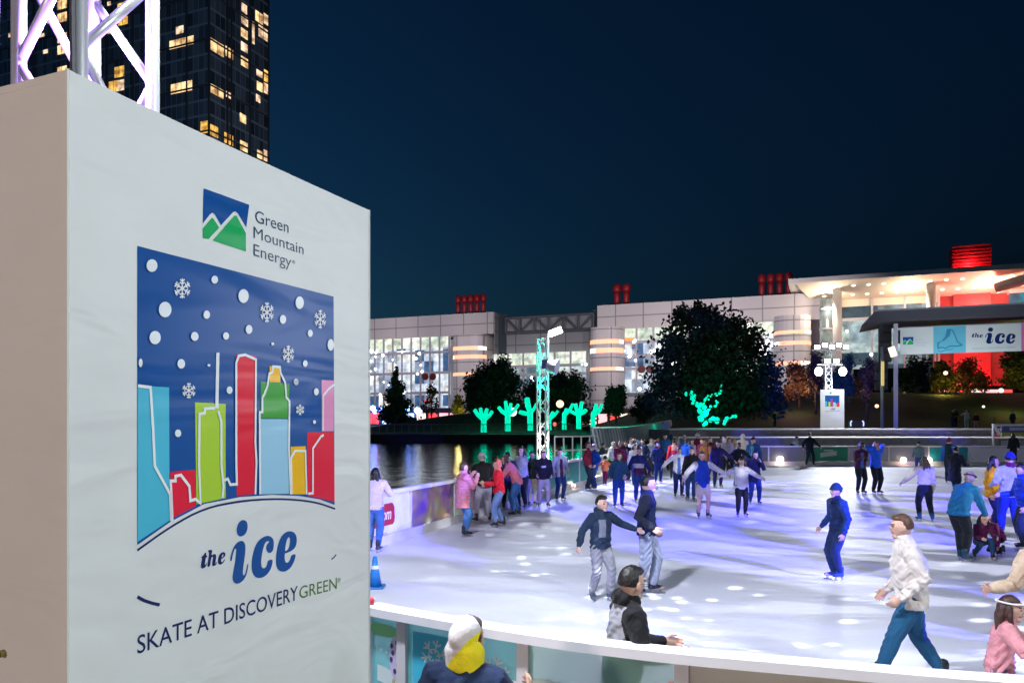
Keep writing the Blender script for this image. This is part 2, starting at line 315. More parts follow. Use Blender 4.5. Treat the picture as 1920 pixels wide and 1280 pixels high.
def skyline(pl, parts):
    """the skyline picture: parts(name, material) gives the mesh a shape is collected in"""
    P = parts
    pl.poly(P('poster', 'blue'), [(257, 461), (625, 556), (627, 946), (598, 935), (560, 929), (510, 927), (451, 931), (383, 944), (320, 977), (257, 1021)], 1)
    for key, q in (('cyan', [(257, 722), (316, 726), (317, 975), (257, 1015)]), ('red', [(318, 884), (364.5, 880), (366, 948), (322, 971)]), ('lime', [(364.5, 754), (422, 757), (422, 933), (367, 945)]),
                   ('red', [(442, 664), (479, 667), (476, 926), (443, 929)]), ('green', [(488, 715), (542, 719), (540, 784), (487, 783.5)]), ('sky', [(487, 785), (540, 785.5), (541, 925), (485, 926)]),
                   ('gold', [(544, 837), (572, 836), (573.5, 926), (544, 926)]), ('pink', [(602, 712), (625, 713), (625, 808), (602, 808)]), ('red', [(575, 810), (625, 809), (626.5, 940), (575, 928)])):
        pl.poly(P('skyline_block', key), q, 2)
    pl.poly(P('skyline_block', 'gold'), [(504, 686), (525, 689), (524, 717), (504, 716)], 3)
    pl.poly(P('skyline_block', 'white'), [(404, 661), (410, 661), (408, 765), (402, 765)], 3)
    o = P('skyline_outline', 'white')
    for ln in ([(256.5, 723), (280, 726), (285, 805), (288, 873), (317, 926), (319, 976)], [(321, 976), (318, 901), (327, 901), (327, 892), (337, 890), (353, 911), (355, 938), (365, 935), (374, 943), (371, 870), (372, 776), (382, 774), (382, 766), (401, 765)],
               [(407, 770), (413, 790), (413, 870), (417, 912), (415, 933)], [(418.5, 900), (425, 897), (430, 908), (442, 907), (441, 860), (441, 680), (446, 667), (458, 665), (478, 674), (477, 830), (479, 866), (477, 926)],
               [(486, 926), (485, 773), (490, 772), (490, 745), (494, 738), (500, 722), (503, 700), (509, 698), (510, 687), (523, 688), (524, 698), (533, 718), (535, 745), (541, 752), (540, 840), (543, 926)],
               [(545, 926), (544, 858), (551, 845), (571, 845), (573, 926)], [(576, 925), (585, 924), (585, 840), (600, 818), (605, 815)], [(604, 808), (604, 742), (614, 729), (625, 721)]):
        pl.line(o, ln, .012, 4)
    s = P('snow', 'white')
    for x, y, a, b in [(136,570,33,38),(513,654,20,24),(686,752,31,42),(1023,792,25,38),(215,833,38,47),(465,864,20,25),(923,892,19,27),(155,1001,34,40),(393,994,23,27),(581,991,18,22),(719,952,20,27),(1087,975,15,22),(861,1039,9,9),(1210,1045,19,35),(68,1152,12,26),(312,1158,23,29),(478,1167,9,8),(1057,1156,14,20),(1001,1265,14,18)]:
        pl.disc(s, 240 + x / 3.2, 320 + y / 3.2, a / 3.2, b / 3.2, 4.5)
    for x, y, a, b in [(446,74,13,17),(743,38,10,14),(832,81,11,16),(824,215,7,8),(217,265,14,17)]: pl.disc(s, 240 + x / 2.371, 700 + y / 2.371, a / 2.371, b / 2.371, 4.5)
    f = P('snowflake', 'white')
    for x, y, a, b in ((318,707,46,60),(827,850,38,62),(1147,891,33,57),(955,1100,32,52)): flake(pl, f, 240 + x / 3.2, 320 + y / 3.2, a / 3.2 * 1.1, b / 3.2, 4.5, .006)
    for x, y, a, b in ((265,76,28,35),(760,161,17,24)): flake(pl, f, 240 + x / 2.371, 700 + y / 2.371, a / 2.371 * 1.1, b / 2.371, 4.5, .005)
    arc = smooth_open([(257, 1031), (320, 986), (383, 952), (451, 938.5), (510, 934.5), (560, 936.5), (598, 942.5), (628, 953.5)])
    pl.line(P('arc_line', 'ink'), arc, .009, 1)
    pl.line(P('arc_line', 'ink'), [(257, 1118), (270, 1125), (285, 1130), (299, 1133)], .012, 1); pl.line(P('arc_line', 'ink'), [(621, 1048), (626, 1044), (630, 1039)], .008, 1)
    g = P('logo_block', 'blue'); Q = lambda l: [(240 + x / 3.2, 320 + y / 3.2) for x, y in l]
    pl.poly(g, Q([(452,108),(470,112),(725,205),(724,225),(708,340),(660,258),(645,245),(630,248),(556,328),(520,262),(505,252),(490,262),(447,318)]), 1)
    g = P('logo_mountain', 'mount'); pl.poly(g, Q([(447,348),(500,284),(508,284),(546,342),(482,411),(447,405)]), 1); pl.poly(g, Q([(506,419),(636,270),(650,270),(706,376),(707,485)]), 1)
    t = P('logo_lettering', 'slate')
    pl.text(t, 'Green', Q([(762, 308)])[0], Q([(962, 374)])[0], Q([(762, 235)])[0], 1, offset=-.003)
    pl.text(t, 'Mountain', Q([(752, 402)])[0], Q([(1052, 504)])[0], Q([(752, 333)])[0], 1, offset=-.003)
    pl.text(t, 'Energy', Q([(752, 508)])[0], Q([(978, 580)])[0], Q([(752, 437)])[0], 1, offset=-.003)
    pl.text(t, '\u00ae', Q([(984, 556)])[0], Q([(1002, 561)])[0], Q([(984, 536)])[0], 1)
    for gl in glyphs():
        big = gl[0][0][0] > 425
        pl.poly(P('title_lettering', 'blue' if big else 'ink'), [smooth_loop(l, 2 if big else 1) for l in gl], 1)
    pl.text(P('slogan_lettering', 'ink'), 'SKATE AT DISCOVERY', (257, 1225), (558, 1123), (257, 1191), 1, offset=.004)
    pl.text(P('slogan_lettering', 'olive'), 'GREEN', (561, 1122), (631, 1103), (561, 1099), 1)
    pl.text(P('slogan_lettering', 'olive'), '\u00ae', (632, 1092), (638, 1090), (632, 1084), 1)
def smooth_open(p, n=2):
    for _ in range(n):
        q = [p[0]]
        for i in range(len(p) - 1): q += [(p[i][0] * .75 + p[i + 1][0] * .25, p[i][1] * .75 + p[i + 1][1] * .25), (p[i][0] * .25 + p[i + 1][0] * .75, p[i][1] * .25 + p[i + 1][1] * .75)]
        p = q + [p[-1]]
    return p
class Collector:
    def __init__(s): s.d = {}
    def __call__(s, name, m): return s.d.setdefault((name, m), MB())
    def build(s, parent):
        for (n, m), mb in s.d.items(): mb.build(n, ink[m], parent)
W = 1.86; Z1 = 1.406 * W; A = V(-.5745 * Z1, Z1, 0); TOP = CH + 665 * Z1 / F
pil = thing('sign_pillar', A + G2 * W / 2 - G1 * W / 2, 'tall white fabric sign pillar with a colourful snowy skyline picture, closest to the eye', 'sign', 'white sign pillars under the light masts')
def pillar_cover(parent, corner, w, top, name='fabric_cover'):
    """a fabric-wrapped box, its faces pulled a little in between the corners"""
    mb = MB(); n = 14; C = [corner, corner + G2 * w, corner + G2 * w - G1 * w, corner - G1 * w]
    nrm = [G1, G2, -G1, -G2]
    for k in range(4):
        p, q = C[k], C[(k + 1) % 4]; vs = []
        for j in range(n + 1):
            for i in range(n + 1):
                u, v = i / n, j / n; b = 0 if k in (0,) else -.012 * math.sin(math.pi * u) * (.6 + .4 * math.sin(v * 9 + k))
                sag = 0.006 * math.sin(math.pi * u) if j == n else 0
                vs.append(p.lerp(q, u) + nrm[k] * b + UP * (v * top - sag))
        mb.add(vs, [(j * (n + 1) + i, j * (n + 1) + i + 1, (j + 1) * (n + 1) + i + 1, (j + 1) * (n + 1) + i) for j in range(n) for i in range(n)])
    mb.add([c + UP * (top - .03) for c in C], [(0, 1, 2, 3)])
    o = mb.build(name, white_vinyl, parent); return o
pillar_cover(pil, A, W, TOP)
m = MB(); 
for c in (A, A + G2 * W, A - G1 * W): m.tube([c + UP * .0, c + UP * TOP], .006, 6)
m.build('seam', mat('seam', (.7, .7, .68), .6), pil)
m = MB(); lf = Frame(A, G1); ea, ez = lf.uv(5, 1224); m.tube([lf.pt(ea, ez, -.014), lf.pt(ea, ez, .02)], .013, 14)
m.build('eyelet', mat('brass', (.3, .24, .08), .4, .8), pil) if m.v else None
pl = Plane2(Frame(A, G2), -1); pl.fr.d = -G1
pl.sign = -1
col = Collector(); skyline(pl, col); col.build(pil)
# the same pillar beside the stage, farther off: its own copy of the print, scaled to it
def lighting_truss(name, base, top, label, cat, half, lattice, tube_mat, ex=G1, ey=G2, group=None, z0=None):
    t = thing(name, base, label, cat, group); z0 = base.z if z0 is None else z0
    cs = [base + ex * (half * i) + ey * (half * j) for i, j in ((-1, -1), (1, -1), (1, 1), (-1, 1))]
    for c in cs: MB().tube([V(c.x, c.y, z0), V(c.x, c.y, top)], .035 if half < .215 else .03, 10).build('chord', tube_mat, t, smooth=True)
    for k in range(4):
        p, q = cs[k], cs[(k + 1) % 4]; m = MB(); z = z0; i = 0
        while z < top - .1:
            z2 = min(z + lattice, top); a, b = (p, q) if i % 2 == 0 else (q, p)
            m.tube([V(a.x, a.y, z), V(b.x, b.y, z2)], .024, 8); z = z2; i += 1
        m.tube([V(p.x, p.y, top), V(q.x, q.y, top)], .017, 8)
        m.build('brace', tube_mat, t, smooth=True)
    return t, cs
alu = mat('aluminium', (.62, .62, .66), .32, 1.0)
tr, cs = lighting_truss('truss_mast', V(-2.14, 3.90, 0), 6.5, 'silver box truss mast glowing violet above the near sign pillar', 'truss', .21, .52, mat('powder_alu', (.72, .72, .76), .35, .55), group='box truss light masts')
m = MB(); m.box((-1.9, 4.15, 6.62), .5, .16, .3); m.box((-2.3, 3.7, 6.62), .5, .16, .3); m.build('floodlight', mat('black_metal', (.02, .02, .022), .45), tr)
m = MB(); m.cone((-2.14, 3.9, 3.05), .10, .12, .22); m.build('uplight', mat('black_metal', (0, 0, 0)), tr)
for dz in (3.75, 4.35): lamp('violet_uplight', 'POINT', (-2.14, 3.90, dz), 170, (.42, .20, 1.0), None, .05)
m = MB(); pp = [V(-2.43, 3.62, 3.4), V(-2.42, 3.64, 4.5), V(-2.44, 3.62, 6.4)]; m.tube(pp, .012, 6); m.tube([V(-2.02, 3.57, 3.4), V(-2.03, 3.56, 5), V(-2.0, 3.58, 6.4)], .014, 6); m.build('cable', mat('cable', (.03, .03, .035), .5), tr)

# far pillar and mast
FS = Frame(at(1538, 795, 60.5)); sgz = 2.02
a1, _ = FS.uv(1583, 800); zt = CH + 65 * 60.3 / F
p2 = thing('sign_pillar', FS.pt(a1 / 2, sgz, .9), 'small white sign pillar standing on the terrace beside the stage', 'sign', 'white sign pillars under the light masts')
m = MB(); m.fbox(FS, 0, a1, sgz, zt, 0, 1.8); m.build('fabric_cover', white_vinyl, p2, bevel=.02)
def frect(name, key, x0, y0, x1, y1, k):
    mb = MB(); pl2 = Plane2(FS, -1); q = [FS.uv(x0, y0), FS.uv(x1, y0), FS.uv(x1, y1), FS.uv(x0, y1)]; mb.poly([pl2.p(*c, k * 2) for c in q]); mb.build(name, ink[key], p2)
frect('poster', 'blue', 1547, 741, 1574, 762, 1)
for key, x0, x1, y0 in (('cyan', 1547, 1551, 752), ('lime', 1553, 1557, 753), ('red', 1558, 1561, 748), ('sky', 1562, 1567, 754), ('gold', 1567.5, 1569, 757), ('red', 1570, 1574, 755)): frect('skyline_block', key, x0, y0, x1, 762, 2)
frect('logo_block', 'blue', 1556, 735, 1559, 738, 1); frect('logo_mountain', 'mount', 1556, 736.7, 1559, 738, 2)
mb = MB(); plf = Plane2(FS, -1)
for gl in glyphs(): plf.poly(mb, [[(1561 + (x - 466) * .055, 766 + (y - 1030) * .045) for x, y in l] for l in gl], 2)
mb.build('title_lettering', ink['ink'], p2)
mb = MB(); plf.text(mb, 'SKATE AT DISCOVERYGREEN', (1547, 771.5), (1575, 770.5), (1547, 770), 2); mb.build('slogan_lettering', ink['ink'], p2)
def mast_heads(t, c, rows, mat_lit):
    for (dx, dz, tilt) in rows:
        o = MB(); o.box(c + V(dx, -.18, dz), .42, .22, .36); h = o.build('floodlight', MATS['black_metal'], t)
        MB().box(c + V(dx, -.32, dz), .38, .05, .30).build('lens', mat_lit, h)
flood_glass = glow('flood_glass', (.92, .96, 1.0), 14)
t2_, _ = lighting_truss('truss_mast', V(RIGHT_MAST.x - .1, 61.3, 2.02), 8.6, 'white lit truss mast carrying bright floodlights over the terrace pillar', 'truss', .22, .52, mat('white_paint_metal', (.8, .8, .82), .4), group='box truss light masts')
mast_heads(t2_, V(25.1, 61.0, 0), [(-1.15, 8.45, 0), (-.55, 8.6, 0), (.0, 8.45, 0), (.55, 8.6, 0), (1.1, 8.45, 0), (-.35, 7.35, 0), (.35, 7.35, 0)], flood_glass)
h = MB(); h.box((25.1, 61.1, 8.25), 2.8, .1, .1); h.box((25.1, 61.1, 7.1), 2.0, .1, .1); h.build('crossbar', MATS['white_paint_metal'], t2_)
for sx in (-.95, .95): MB().ball((25.1 + sx, 60.9, 6.55), .3, .3, .35).build('floodlight', flood_glass, t2_, smooth=True)
lamp('mast_uplight', 'POINT', (25.1, 60.4, 5.2), 220, (.9, .92, 1.0), None, .2)
lamp('terrace_flood', 'SPOT', (25.1, 57.0, 7.6), 1000, COOL, (25.1, 60.5, 3.4), .3, 75, .6)
lamp('terrace_flood', 'SPOT', (25.1, 57.0, 7.6), 5200, COOL, (27, 50, 1.2), .3, 120, .6)
lamp('blue_uplight', 'SPOT', (26.6, 64.0, 5.5), 9000, (.01, .04, 1.0), (31.0, 78, 6.5), .3, 42, .6)
t3_, _ = lighting_truss('truss_mast', V(LEFT_MAST.x, 34.0, -.3), 6.15, 'truss mast by the pond lit green above, white below, one curved lamp on top', 'truss', .2, .5, mat('white_paint_metal2', (.8, .82, .8), .4), group='box truss light masts')
m = MB(); m.tube([V(1.5, 33.8, 5.2), V(1.5, 33.7, 6.0), V(1.62, 33.6, 6.35), V(1.95, 33.5, 6.5)], .06, 8); m.build('lamp_arm', MATS['white_paint_metal2'], t3_, smooth=True)
m = MB(); m.tube([V(1.62, 33.55, 6.3), V(2.15, 33.5, 6.5)], .14, 10); m.build('floodlight', flood_glass, t3_, smooth=True)
m = MB(); m.tube([V(1.55, 33.55, 4.95), V(1.95, 33.4, 4.85)], [.24, .34], 14); m.build('speaker', mat('speaker_grey', (.5, .5, .58), .5), t3_)
m = MB(); m.box((1.42, 33.6, 5.0), .26, .22, .4); m.build('spotlight', mat('deep_blue', (.02, .03, .2), .5), t3_)
lamp('green_uplight', 'POINT', (LEFT_MAST.x, 34.0, 5.6), 60, (.0, 1.0, .65), None, .1)
lamp('green_uplight', 'POINT', (LEFT_MAST.x, 34.0, 4.2), 60, (.0, 1.0, .65), None, .1)
lamp('white_uplight', 'POINT', (LEFT_MAST.x, 34.0, 1.6), 60, (1, .97, .95), None, .1)
lamp('white_uplight', 'POINT', (LEFT_MAST.x, 34.0, .3), 60, (1, .97, .95), None, .1)
# ================================================================== rink barriers
rail_m = mat('barrier_white', (.74, .72, .76), .45, var=.06, vscale=3, bump=.06, bscale=12)
post_m = mat('barrier_post', (.62, .59, .62), .5, var=.08, vscale=4)
kick_m = mat('kick_plate', (.62, .6, .6), .5, var=.1, vscale=2)
def film(name, col, alpha, rough=.25):
    """printed film on clear sheet: part of the light goes through"""
    if name in MATS: return MATS[name]
    m = mat(name, col, rough, var=.05, vscale=2); N = m.node_tree.nodes; L = m.node_tree.links
    tr_ = N.new('ShaderNodeBsdfTransparent'); mx = N.new('ShaderNodeMixShader'); mx.inputs[0].default_value = alpha; tl_ = N.new('ShaderNodeBsdfTranslucent'); tl_.inputs['Color'].default_value = (*col, 1); m2 = N.new('ShaderNodeMixShader'); m2.inputs[0].default_value = .45; L.new(N['Principled BSDF'].outputs[0], m2.inputs[1]); L.new(tl_.outputs[0], m2.inputs[2])
    L.new(tr_.outputs[0], mx.inputs[1]); L.new(m2.outputs[0], mx.inputs[2]); L.new(mx.outputs[0], N['Material Output'].inputs['Surface']); return m
def path_len(P): return sum((P[i + 1] - P[i]).length for i in range(len(P) - 1))
def path_at(P, s):
    for i in range(len(P) - 1):
        l = (P[i + 1] - P[i]).length
        if s <= l or i == len(P) - 2: return P[i].lerp(P[i + 1], s / l)
        s -= l
def subdiv(P, n=3):
    """rounded course through the plan points"""
    out = []
    for i in range(len(P) - 1):
        p0 = P[max(i - 1, 0)]; p1 = P[i]; p2 = P[i + 1]; p3 = P[min(i + 2, len(P) - 1)]
        for k in range(n):
            t = k / n; out.append(.5 * ((2 * p1) + (p2 - p0) * t + (2 * p0 - 5 * p1 + 4 * p2 - p3) * t * t + (3 * p1 - p0 - 3 * p2 + p3) * t ** 3))
    return out + [P[-1]]
def strip_box(mb, P, z0, z1, w):
    """a band of width w that follows a plan course"""
    n = len(P); vs = []
    for i, p in enumerate(P):
        d = (P[min(i + 1, n - 1)] - P[max(i - 1, 0)]).normalized(); s = V(-d.y, d.x, 0) * (w / 2)
        vs += [V(p.x, p.y, z0) - s, V(p.x, p.y, z0) + s, V(p.x, p.y, z1) + s, V(p.x, p.y, z1) - s]
    fs = [(4 * i + k, 4 * i + (k + 1) % 4, 4 * i + 4 + (k + 1) % 4, 4 * i + 4 + k) for i in range(n - 1) for k in range(4)] + [(3, 2, 1, 0), tuple(4 * n - 4 + k for k in range(4))]
    mb.add(vs, fs)
def course(P, s0, s1, step=.4):
    n = max(2, int((s1 - s0) / step) + 1); return [path_at(P, s0 + (s1 - s0) * i / (n - 1)) for i in range(n)]
def barrier(name, P, label, h, posts, panel_mats, rail_w=.14, kick=.2, rail_h=.08):
    t = thing(name, P[len(P) // 2].copy(), label, 'barrier', 'rink barriers'); tot = path_len(P)
    m = MB(); strip_box(m, P, h - rail_h, h, rail_w); m.build('rail', rail_m, t)
    m = MB(); strip_box(m, P, 0.0, kick, .08); m.build('kick_plate', kick_m, t)
    posts = [s for s in posts if 0 <= s <= tot]
    for s in posts:
        c = path_at(P, s); d = (path_at(P, min(s + .1, tot)) - path_at(P, max(s - .1, 0))).normalized(); n = V(-d.y, d.x, 0)
        MB().box(c + UP * ((h - rail_h + kick) / 2), .085, .07, h - rail_h - kick, d, n).build('post', post_m, t)
    out = []; spans = []
    ends = sorted(set([0] + posts + [tot]))
    for i in range(len(ends) - 1):
        if ends[i + 1] - ends[i] < .3: continue
        m = MB(); strip_box(m, course(P, ends[i] + .036, ends[i + 1] - .036), kick + .003, h - rail_h - .003, .012)
        out.append(m.build('panel', panel_mats[len(out) % len(panel_mats)], t)); spans.append((ends[i], ends[i + 1]))
    return t, out, spans
# near run: posts where the photo shows them
NP = subdiv(NB, 4); s_at = lambda px: min((abs((path_at(NP, s / 100).x / path_at(NP, s / 100).y) * F + CX - px), s / 100) for s in range(0, int(path_len(NP) * 100)))[1]
nposts = [s_at(758), s_at(985), s_at(1280), s_at(1280) + 1.15, s_at(1280) + 2.3, s_at(1280) + 3.45, s_at(1280) + 4.6]
clear_p = film('clear_panel', (.70, .74, .68), .45); teal_p = film('teal_film', (.22, .68, .70), .75); pale_p = film('pale_green_film', (.40, .66, .56), .6); beige_p = film('beige_film', (.62, .56, .44), .85)
nb, npan, nend = barrier('rink_barrier', NP, 'curved white barrier with teal and green printed panels, closest to the eye', 1.05, nposts, [teal_p, teal_p, pale_p, beige_p, clear_p], .16, .2, .06)
def bprint(P, s0, z0, mb, loops, side, off):
    """print on a barrier: (s, z) loops laid on the course's outer face"""
    ls = []
    for l in loops:
        q = []
        for s, z in l:
            c = path_at(P, s0 + s); d = (path_at(P, s0 + s + .02) - path_at(P, s0 + s - .02)).normalized(); q.append(c + V(d.y, -d.x, 0) * side * off + UP * (z0 + z))
        ls.append(q)
    mb.poly(ls)
def ring(x, y, r0, r1, n=28, a0=0.0, a1=6.2832):
    return [(x + r1 * math.cos(a0 + (a1 - a0) * i / n), y + r1 * math.sin(a0 + (a1 - a0) * i / n)) for i in range(n + 1)] + [(x + r0 * math.cos(a1 + (a0 - a1) * i / n), y + r0 * math.sin(a1 + (a0 - a1) * i / n)) for i in range(n + 1)]
def circ(x, y, r, ry=None, n=18): return [(x + r * math.cos(6.2832 * i / n), y + (ry or r) * math.sin(6.2832 * i / n)) for i in range(n)]
def nprint(name, panel, m, items, k=1):
    mb = MB()
    for s, l in items: bprint(NP, s, 0, mb, l, 1, .007 + .002 * k)
    mb.build(name, m, panel)
def snow_loops(x, y, r, w=.014):
    out = []
    for i in range(6):
        t = i * math.pi / 3 + .26; P = lambda rr, dt=0: (x + r * rr * math.cos(t + dt), y + r * rr * math.sin(t + dt))
        for l in ([P(.18), P(1)], [P(.62, .05), P(.9, .34)], [P(.62, -.05), P(.9, -.34)], [P(.42, .48), P(.42, -.48)]): out += [list(q) for q in stroke(l, w)]
    return out
pw = {k: mat('panel_' + k, c, .4) for k, c in dict(aqua=(.06, .50, .72), ice=(.62, .72, .74), green=(.25, .62, .28), pale=(.78, .88, .84), pink=(.70, .22, .45), lilac=(.60, .50, .78), dark=(.05, .05, .14), wood=(.50, .45, .30), grey=(.55, .6, .62), rust=(.75, .18, .14), blue=(.15, .3, .62)).items()}
def sp(px): return s_at(px)
nprint('green_sun', npan[0], pw['green'], [(sp(720), [circ(0, .88, .15, .05)])])
nprint('ice_sweep', npan[0], pw['ice'], [(sp(712), [ring(-.02, .2, .30, .42, 16, 0, 1.57)])])
nprint('bead_pattern', npan[0], pw['ice'], [(sp(697) + .055 * i, [circ(0, .76 - .012 * i, .012, n=10)]) for i in range(5)], 2)
nprint('berry_cluster', npan[0], pw['lilac'], [(sp(742), [circ(.0, .70, .055, .15, 20)])], 2)
nprint('berry_dot', npan[0], pw['dark'], [(sp(742) + dx, [circ(0, z, .016, .02, 10)]) for dx, z in ((-.03, .78), (.02, .81), (.035, .74), (-.035, .68), (.03, .65), (0.0, .60), (-.02, .73))], 3)
nprint('berry_stalk', npan[0], pw['wood'], [(sp(738), [[(-.03, .24), (.01, .24), (.025, .54), (-.005, .54)]])], 2)
nprint('aqua_field', npan[1], pw['aqua'], [(sp(775), [[(0, .25), (.34, .25), (.34, .92), (0, .92)]])], 1)
nprint('snowflake', npan[1], pw['ice'], [(sp(815), l if False else [l]) for l in snow_loops(0, .77, .12)], 2)
nprint('pink_arc', npan[1], pw['pink'], [(sp(790), [ring(.03, .40, .14, .165, 16, .3, 2.9)])], 2)
nprint('pale_ring', npan[1], pw['pale'], [(sp(962), [ring(-.02, .30, .30, .42, 24, .9, 3.4)])], 1)
nprint('snowflake', npan[1], pw['grey'], [(sp(930), [l]) for l in snow_loops(0, .74, .115)], 2)
nprint('pale_ring', npan[2], pw['pale'], [(sp(1030), [ring(0.0, .34, .34, .42, 28, .0, 3.1)]), (sp(1030), [ring(0.0, .34, .10, .20, 24)])], 1)
nprint('blue_badge', npan[2], pw['blue'], [(sp(1180), [ring(.02, .78, .215, .25, 28, 3.3, 6.1)])], 1)
nprint('badge_edge', npan[2], pw['ice'], [(sp(1180), [ring(.02, .78, .255, .27, 28, 3.2, 6.2)])], 1)
nprint('candy_stripe', npan[2], pw['rust'], [(sp(1262), [[(-.035, .3), (-.005, .3), (.0, .86), (-.03, .86)]])], 1)
nprint('candy_stripe', npan[2], pw['lilac'], [(sp(1262), [[(.0, .3), (.025, .3), (.03, .86), (.005, .86)]])], 1)
nprint('stencil_mark', npan[2], pw['grey'], [(sp(1272) - .02, [[(0, .5 - .1 * i), (.03, .5 - .1 * i), (.03, .47 - .1 * i), (0, .47 - .1 * i)]]) for i in range(2)], 1)
# left run along the pond
LP = subdiv(LB, 6); tl = path_len(LP)
s_of = lambda y: min((abs(path_at(LP, s / 50).y - y), s / 50) for s in range(0, int(tl * 50)))[1]
lposts = [s_of(14.2) + 2.35 * i for i in range(-4, 20)]
art_a = film('mural_film', (.35, .50, .56), .8)
N = art_a.node_tree.nodes; L = art_a.node_tree.links; tc = N.new('ShaderNodeTexCoord'); nz = N.new('ShaderNodeTexNoise'); nz.inputs['Scale'].default_value = 1.1; nz.inputs['Detail'].default_value = 2; nz.inputs['Distortion'].default_value = 1.5
cr = N.new('ShaderNodeValToRGB'); L.new(tc.outputs['Object'], nz.inputs['Vector']); L.new(nz.outputs['Fac'], cr.inputs[0]); L.new(cr.outputs[0], N['Principled BSDF'].inputs['Base Color'])
for i, (p, c) in enumerate(((.34, (.30, .06, .48, 1)), (.43, (.16, .50, .66, 1)), (.50, (.50, .70, .66, 1)), (.57, (.04, .48, .52, 1)), (.66, (.75, .55, .14, 1)))):
    e = cr.color_ramp.elements[0] if i == 0 else cr.color_ramp.elements[1] if i == 4 else cr.color_ramp.elements.new(p); e.position = p; e.color = c
whitep = mat('white_panel', (.72, .71, .73), .45, var=.04)
lb, lpan, lend = barrier('rink_barrier', LP, 'long white barrier with printed panels running along the pond', 1.08, lposts, [whitep], .13)
tealg = film('sea_green_film', (.10, .42, .44), .75)
for i, p in enumerate(lpan):
    y = path_at(LP, sum(lend[i]) / 2).y
    p.data.materials[0] = whitep if y < 16.2 else art_a if y < 21 else tealg if y < 32 else clear_p
    if 14.2 < y < 16.2: logo_panel = (p,) + lend[i]
    if y > 40: p.data.materials[0] = film('grey_film', (.25, .26, .29), .8)
# the red tourism logo on the white panel
def lprint(name, m, s, loops, parent, k=1):
    mb = MB(); bprint(LP, s, 0, mb, loops, 1, .007 + .0022 * k); return mb.build(name, m, parent)
sl = s_of(14.6)
red_logo = mat('logo_red', (.42, .012, .03), .4)
lprint('logo_plate', red_logo, sl, [[(-.55, .38), (1.15, .38), (1.22, .42), (1.24, .50), (1.22, .72), (1.16, .80), (1.08, .82), (-.55, .82)]], logo_panel[0])
vs, fs = text_mesh('Houston.com', .18, .01, .92); x0 = min(v[0] for v in vs); x1 = max(v[0] for v in vs); mb = MB(); pts = []
for x, y in vs:
    s = sl - .42 + (x - x0) / (x1 - x0) * 1.5; c = path_at(LP, s); d = (path_at(LP, s + .02) - path_at(LP, s - .02)).normalized(); pts.append(c + V(d.y, -d.x, 0) * .0115 + UP * (.50 + y * .33))
mb.add(pts, fs); mb.build('logo_lettering', mat('logo_white', (.8, .78, .78), .4), logo_panel[0])
lprint('base_line', red_logo, sl, [[(-.6, .22), (.9, .22), (.9, .235), (-.6, .235)]], logo_panel[0])
# back run
bposts = [2.35 * i + 1.2 for i in range(14)]
greyf = film('smoke_film', (.22, .22, .26), .8)
bb, bpan, bend = barrier('rink_barrier', subdiv(BB, 4), 'straight white barrier with grey and green panels before the terrace steps', 1.14, bposts, [greyf], .12, .22)
banner_g = mat('green_banner', (.04, .34, .20), .5, var=.25, vscale=.6)
for i, p in enumerate(bpan):
    px = CX + (11.5 + sum(bend[i]) / 2) / 45.4 * F
    if 1480 < px < 1600: p.data.materials[0] = banner_g
    elif 1735 < px < 1790: p.data.materials[0] = mat('teal_banner', (.02, .30, .36), .5, var=.2)
    if 1495 < px < 1585:
        m = MB(); c = V(11.5 + sum(bend[i]) / 2, 45.39, .65)
        if px < 1560: m.box(c, .95, .012, .26, V(1, 0, .12).normalized()); m.box(c + UP * .22, .55, .012, .08)
        else: m.box(c + V(.1, 0, -.05), .5, .012, .34)
        m.build('banner_mark', mat('banner_white', (.55, .62, .6), .5), p)
bulb = glow('barrier_bulb', (1.0, .86, .66), 9); bulbp = glow('barrier_bulb_pink', (1.0, .62, .45), 5); bulby = glow('barrier_bulb_yellow', (1.0, .85, .25), 5)
for (px, py, Z, r, mm, lab) in ((803, 985, 17.6, .14, bulby, 'round yellow lamp glowing behind the barrier panels, beside the red logo'), (838, 967, 19.2, .13, bulbp, 'round pink lamp glowing behind the barrier panels by the pink jacket'), (890, 962, 21.6, .12, bulbp, 'small orange lamp glowing low behind the barrier, near grey trousers'),
        (1002, 932, 26.1, .16, bulbp, 'orange lamp glowing low on the barrier among the standing group'), (1049, 917, 27.6, .16, bulb, 'pale lamp glowing low at the barrier behind the grey jacket'), (1073, 910, 29.0, .2, bulbp, 'large pinkish lamp at the foot of the sea green panel'), (1121, 896, 33.4, .22, bulb, 'tall cream lamp on the barrier next to the orange jacket'),
        (1463, 861, 45.25, .33, bulb, 'round white lamp at the back barrier, beneath the bent skater'), (1694, 862, 45.25, .3, bulbp, 'round pinkish lamp at the back barrier, right of the couple'), (1743, 862, 45.25, .24, bulb, 'round white lamp at the back barrier, beside the light sweater')):
    c = at(px, py, Z); m = MB(); r *= .6; m.ball(c, r, r * .8, r, 12, 8)
    tag(m.build('floor_lamp', mm, loc=c, smooth=True), lab, 'lamp', 'round lamps low on the barriers')
    lamp('bulb_light', 'POINT', c + V(.0, -.3, .1), 5, (1, .8, .6), None, .1)
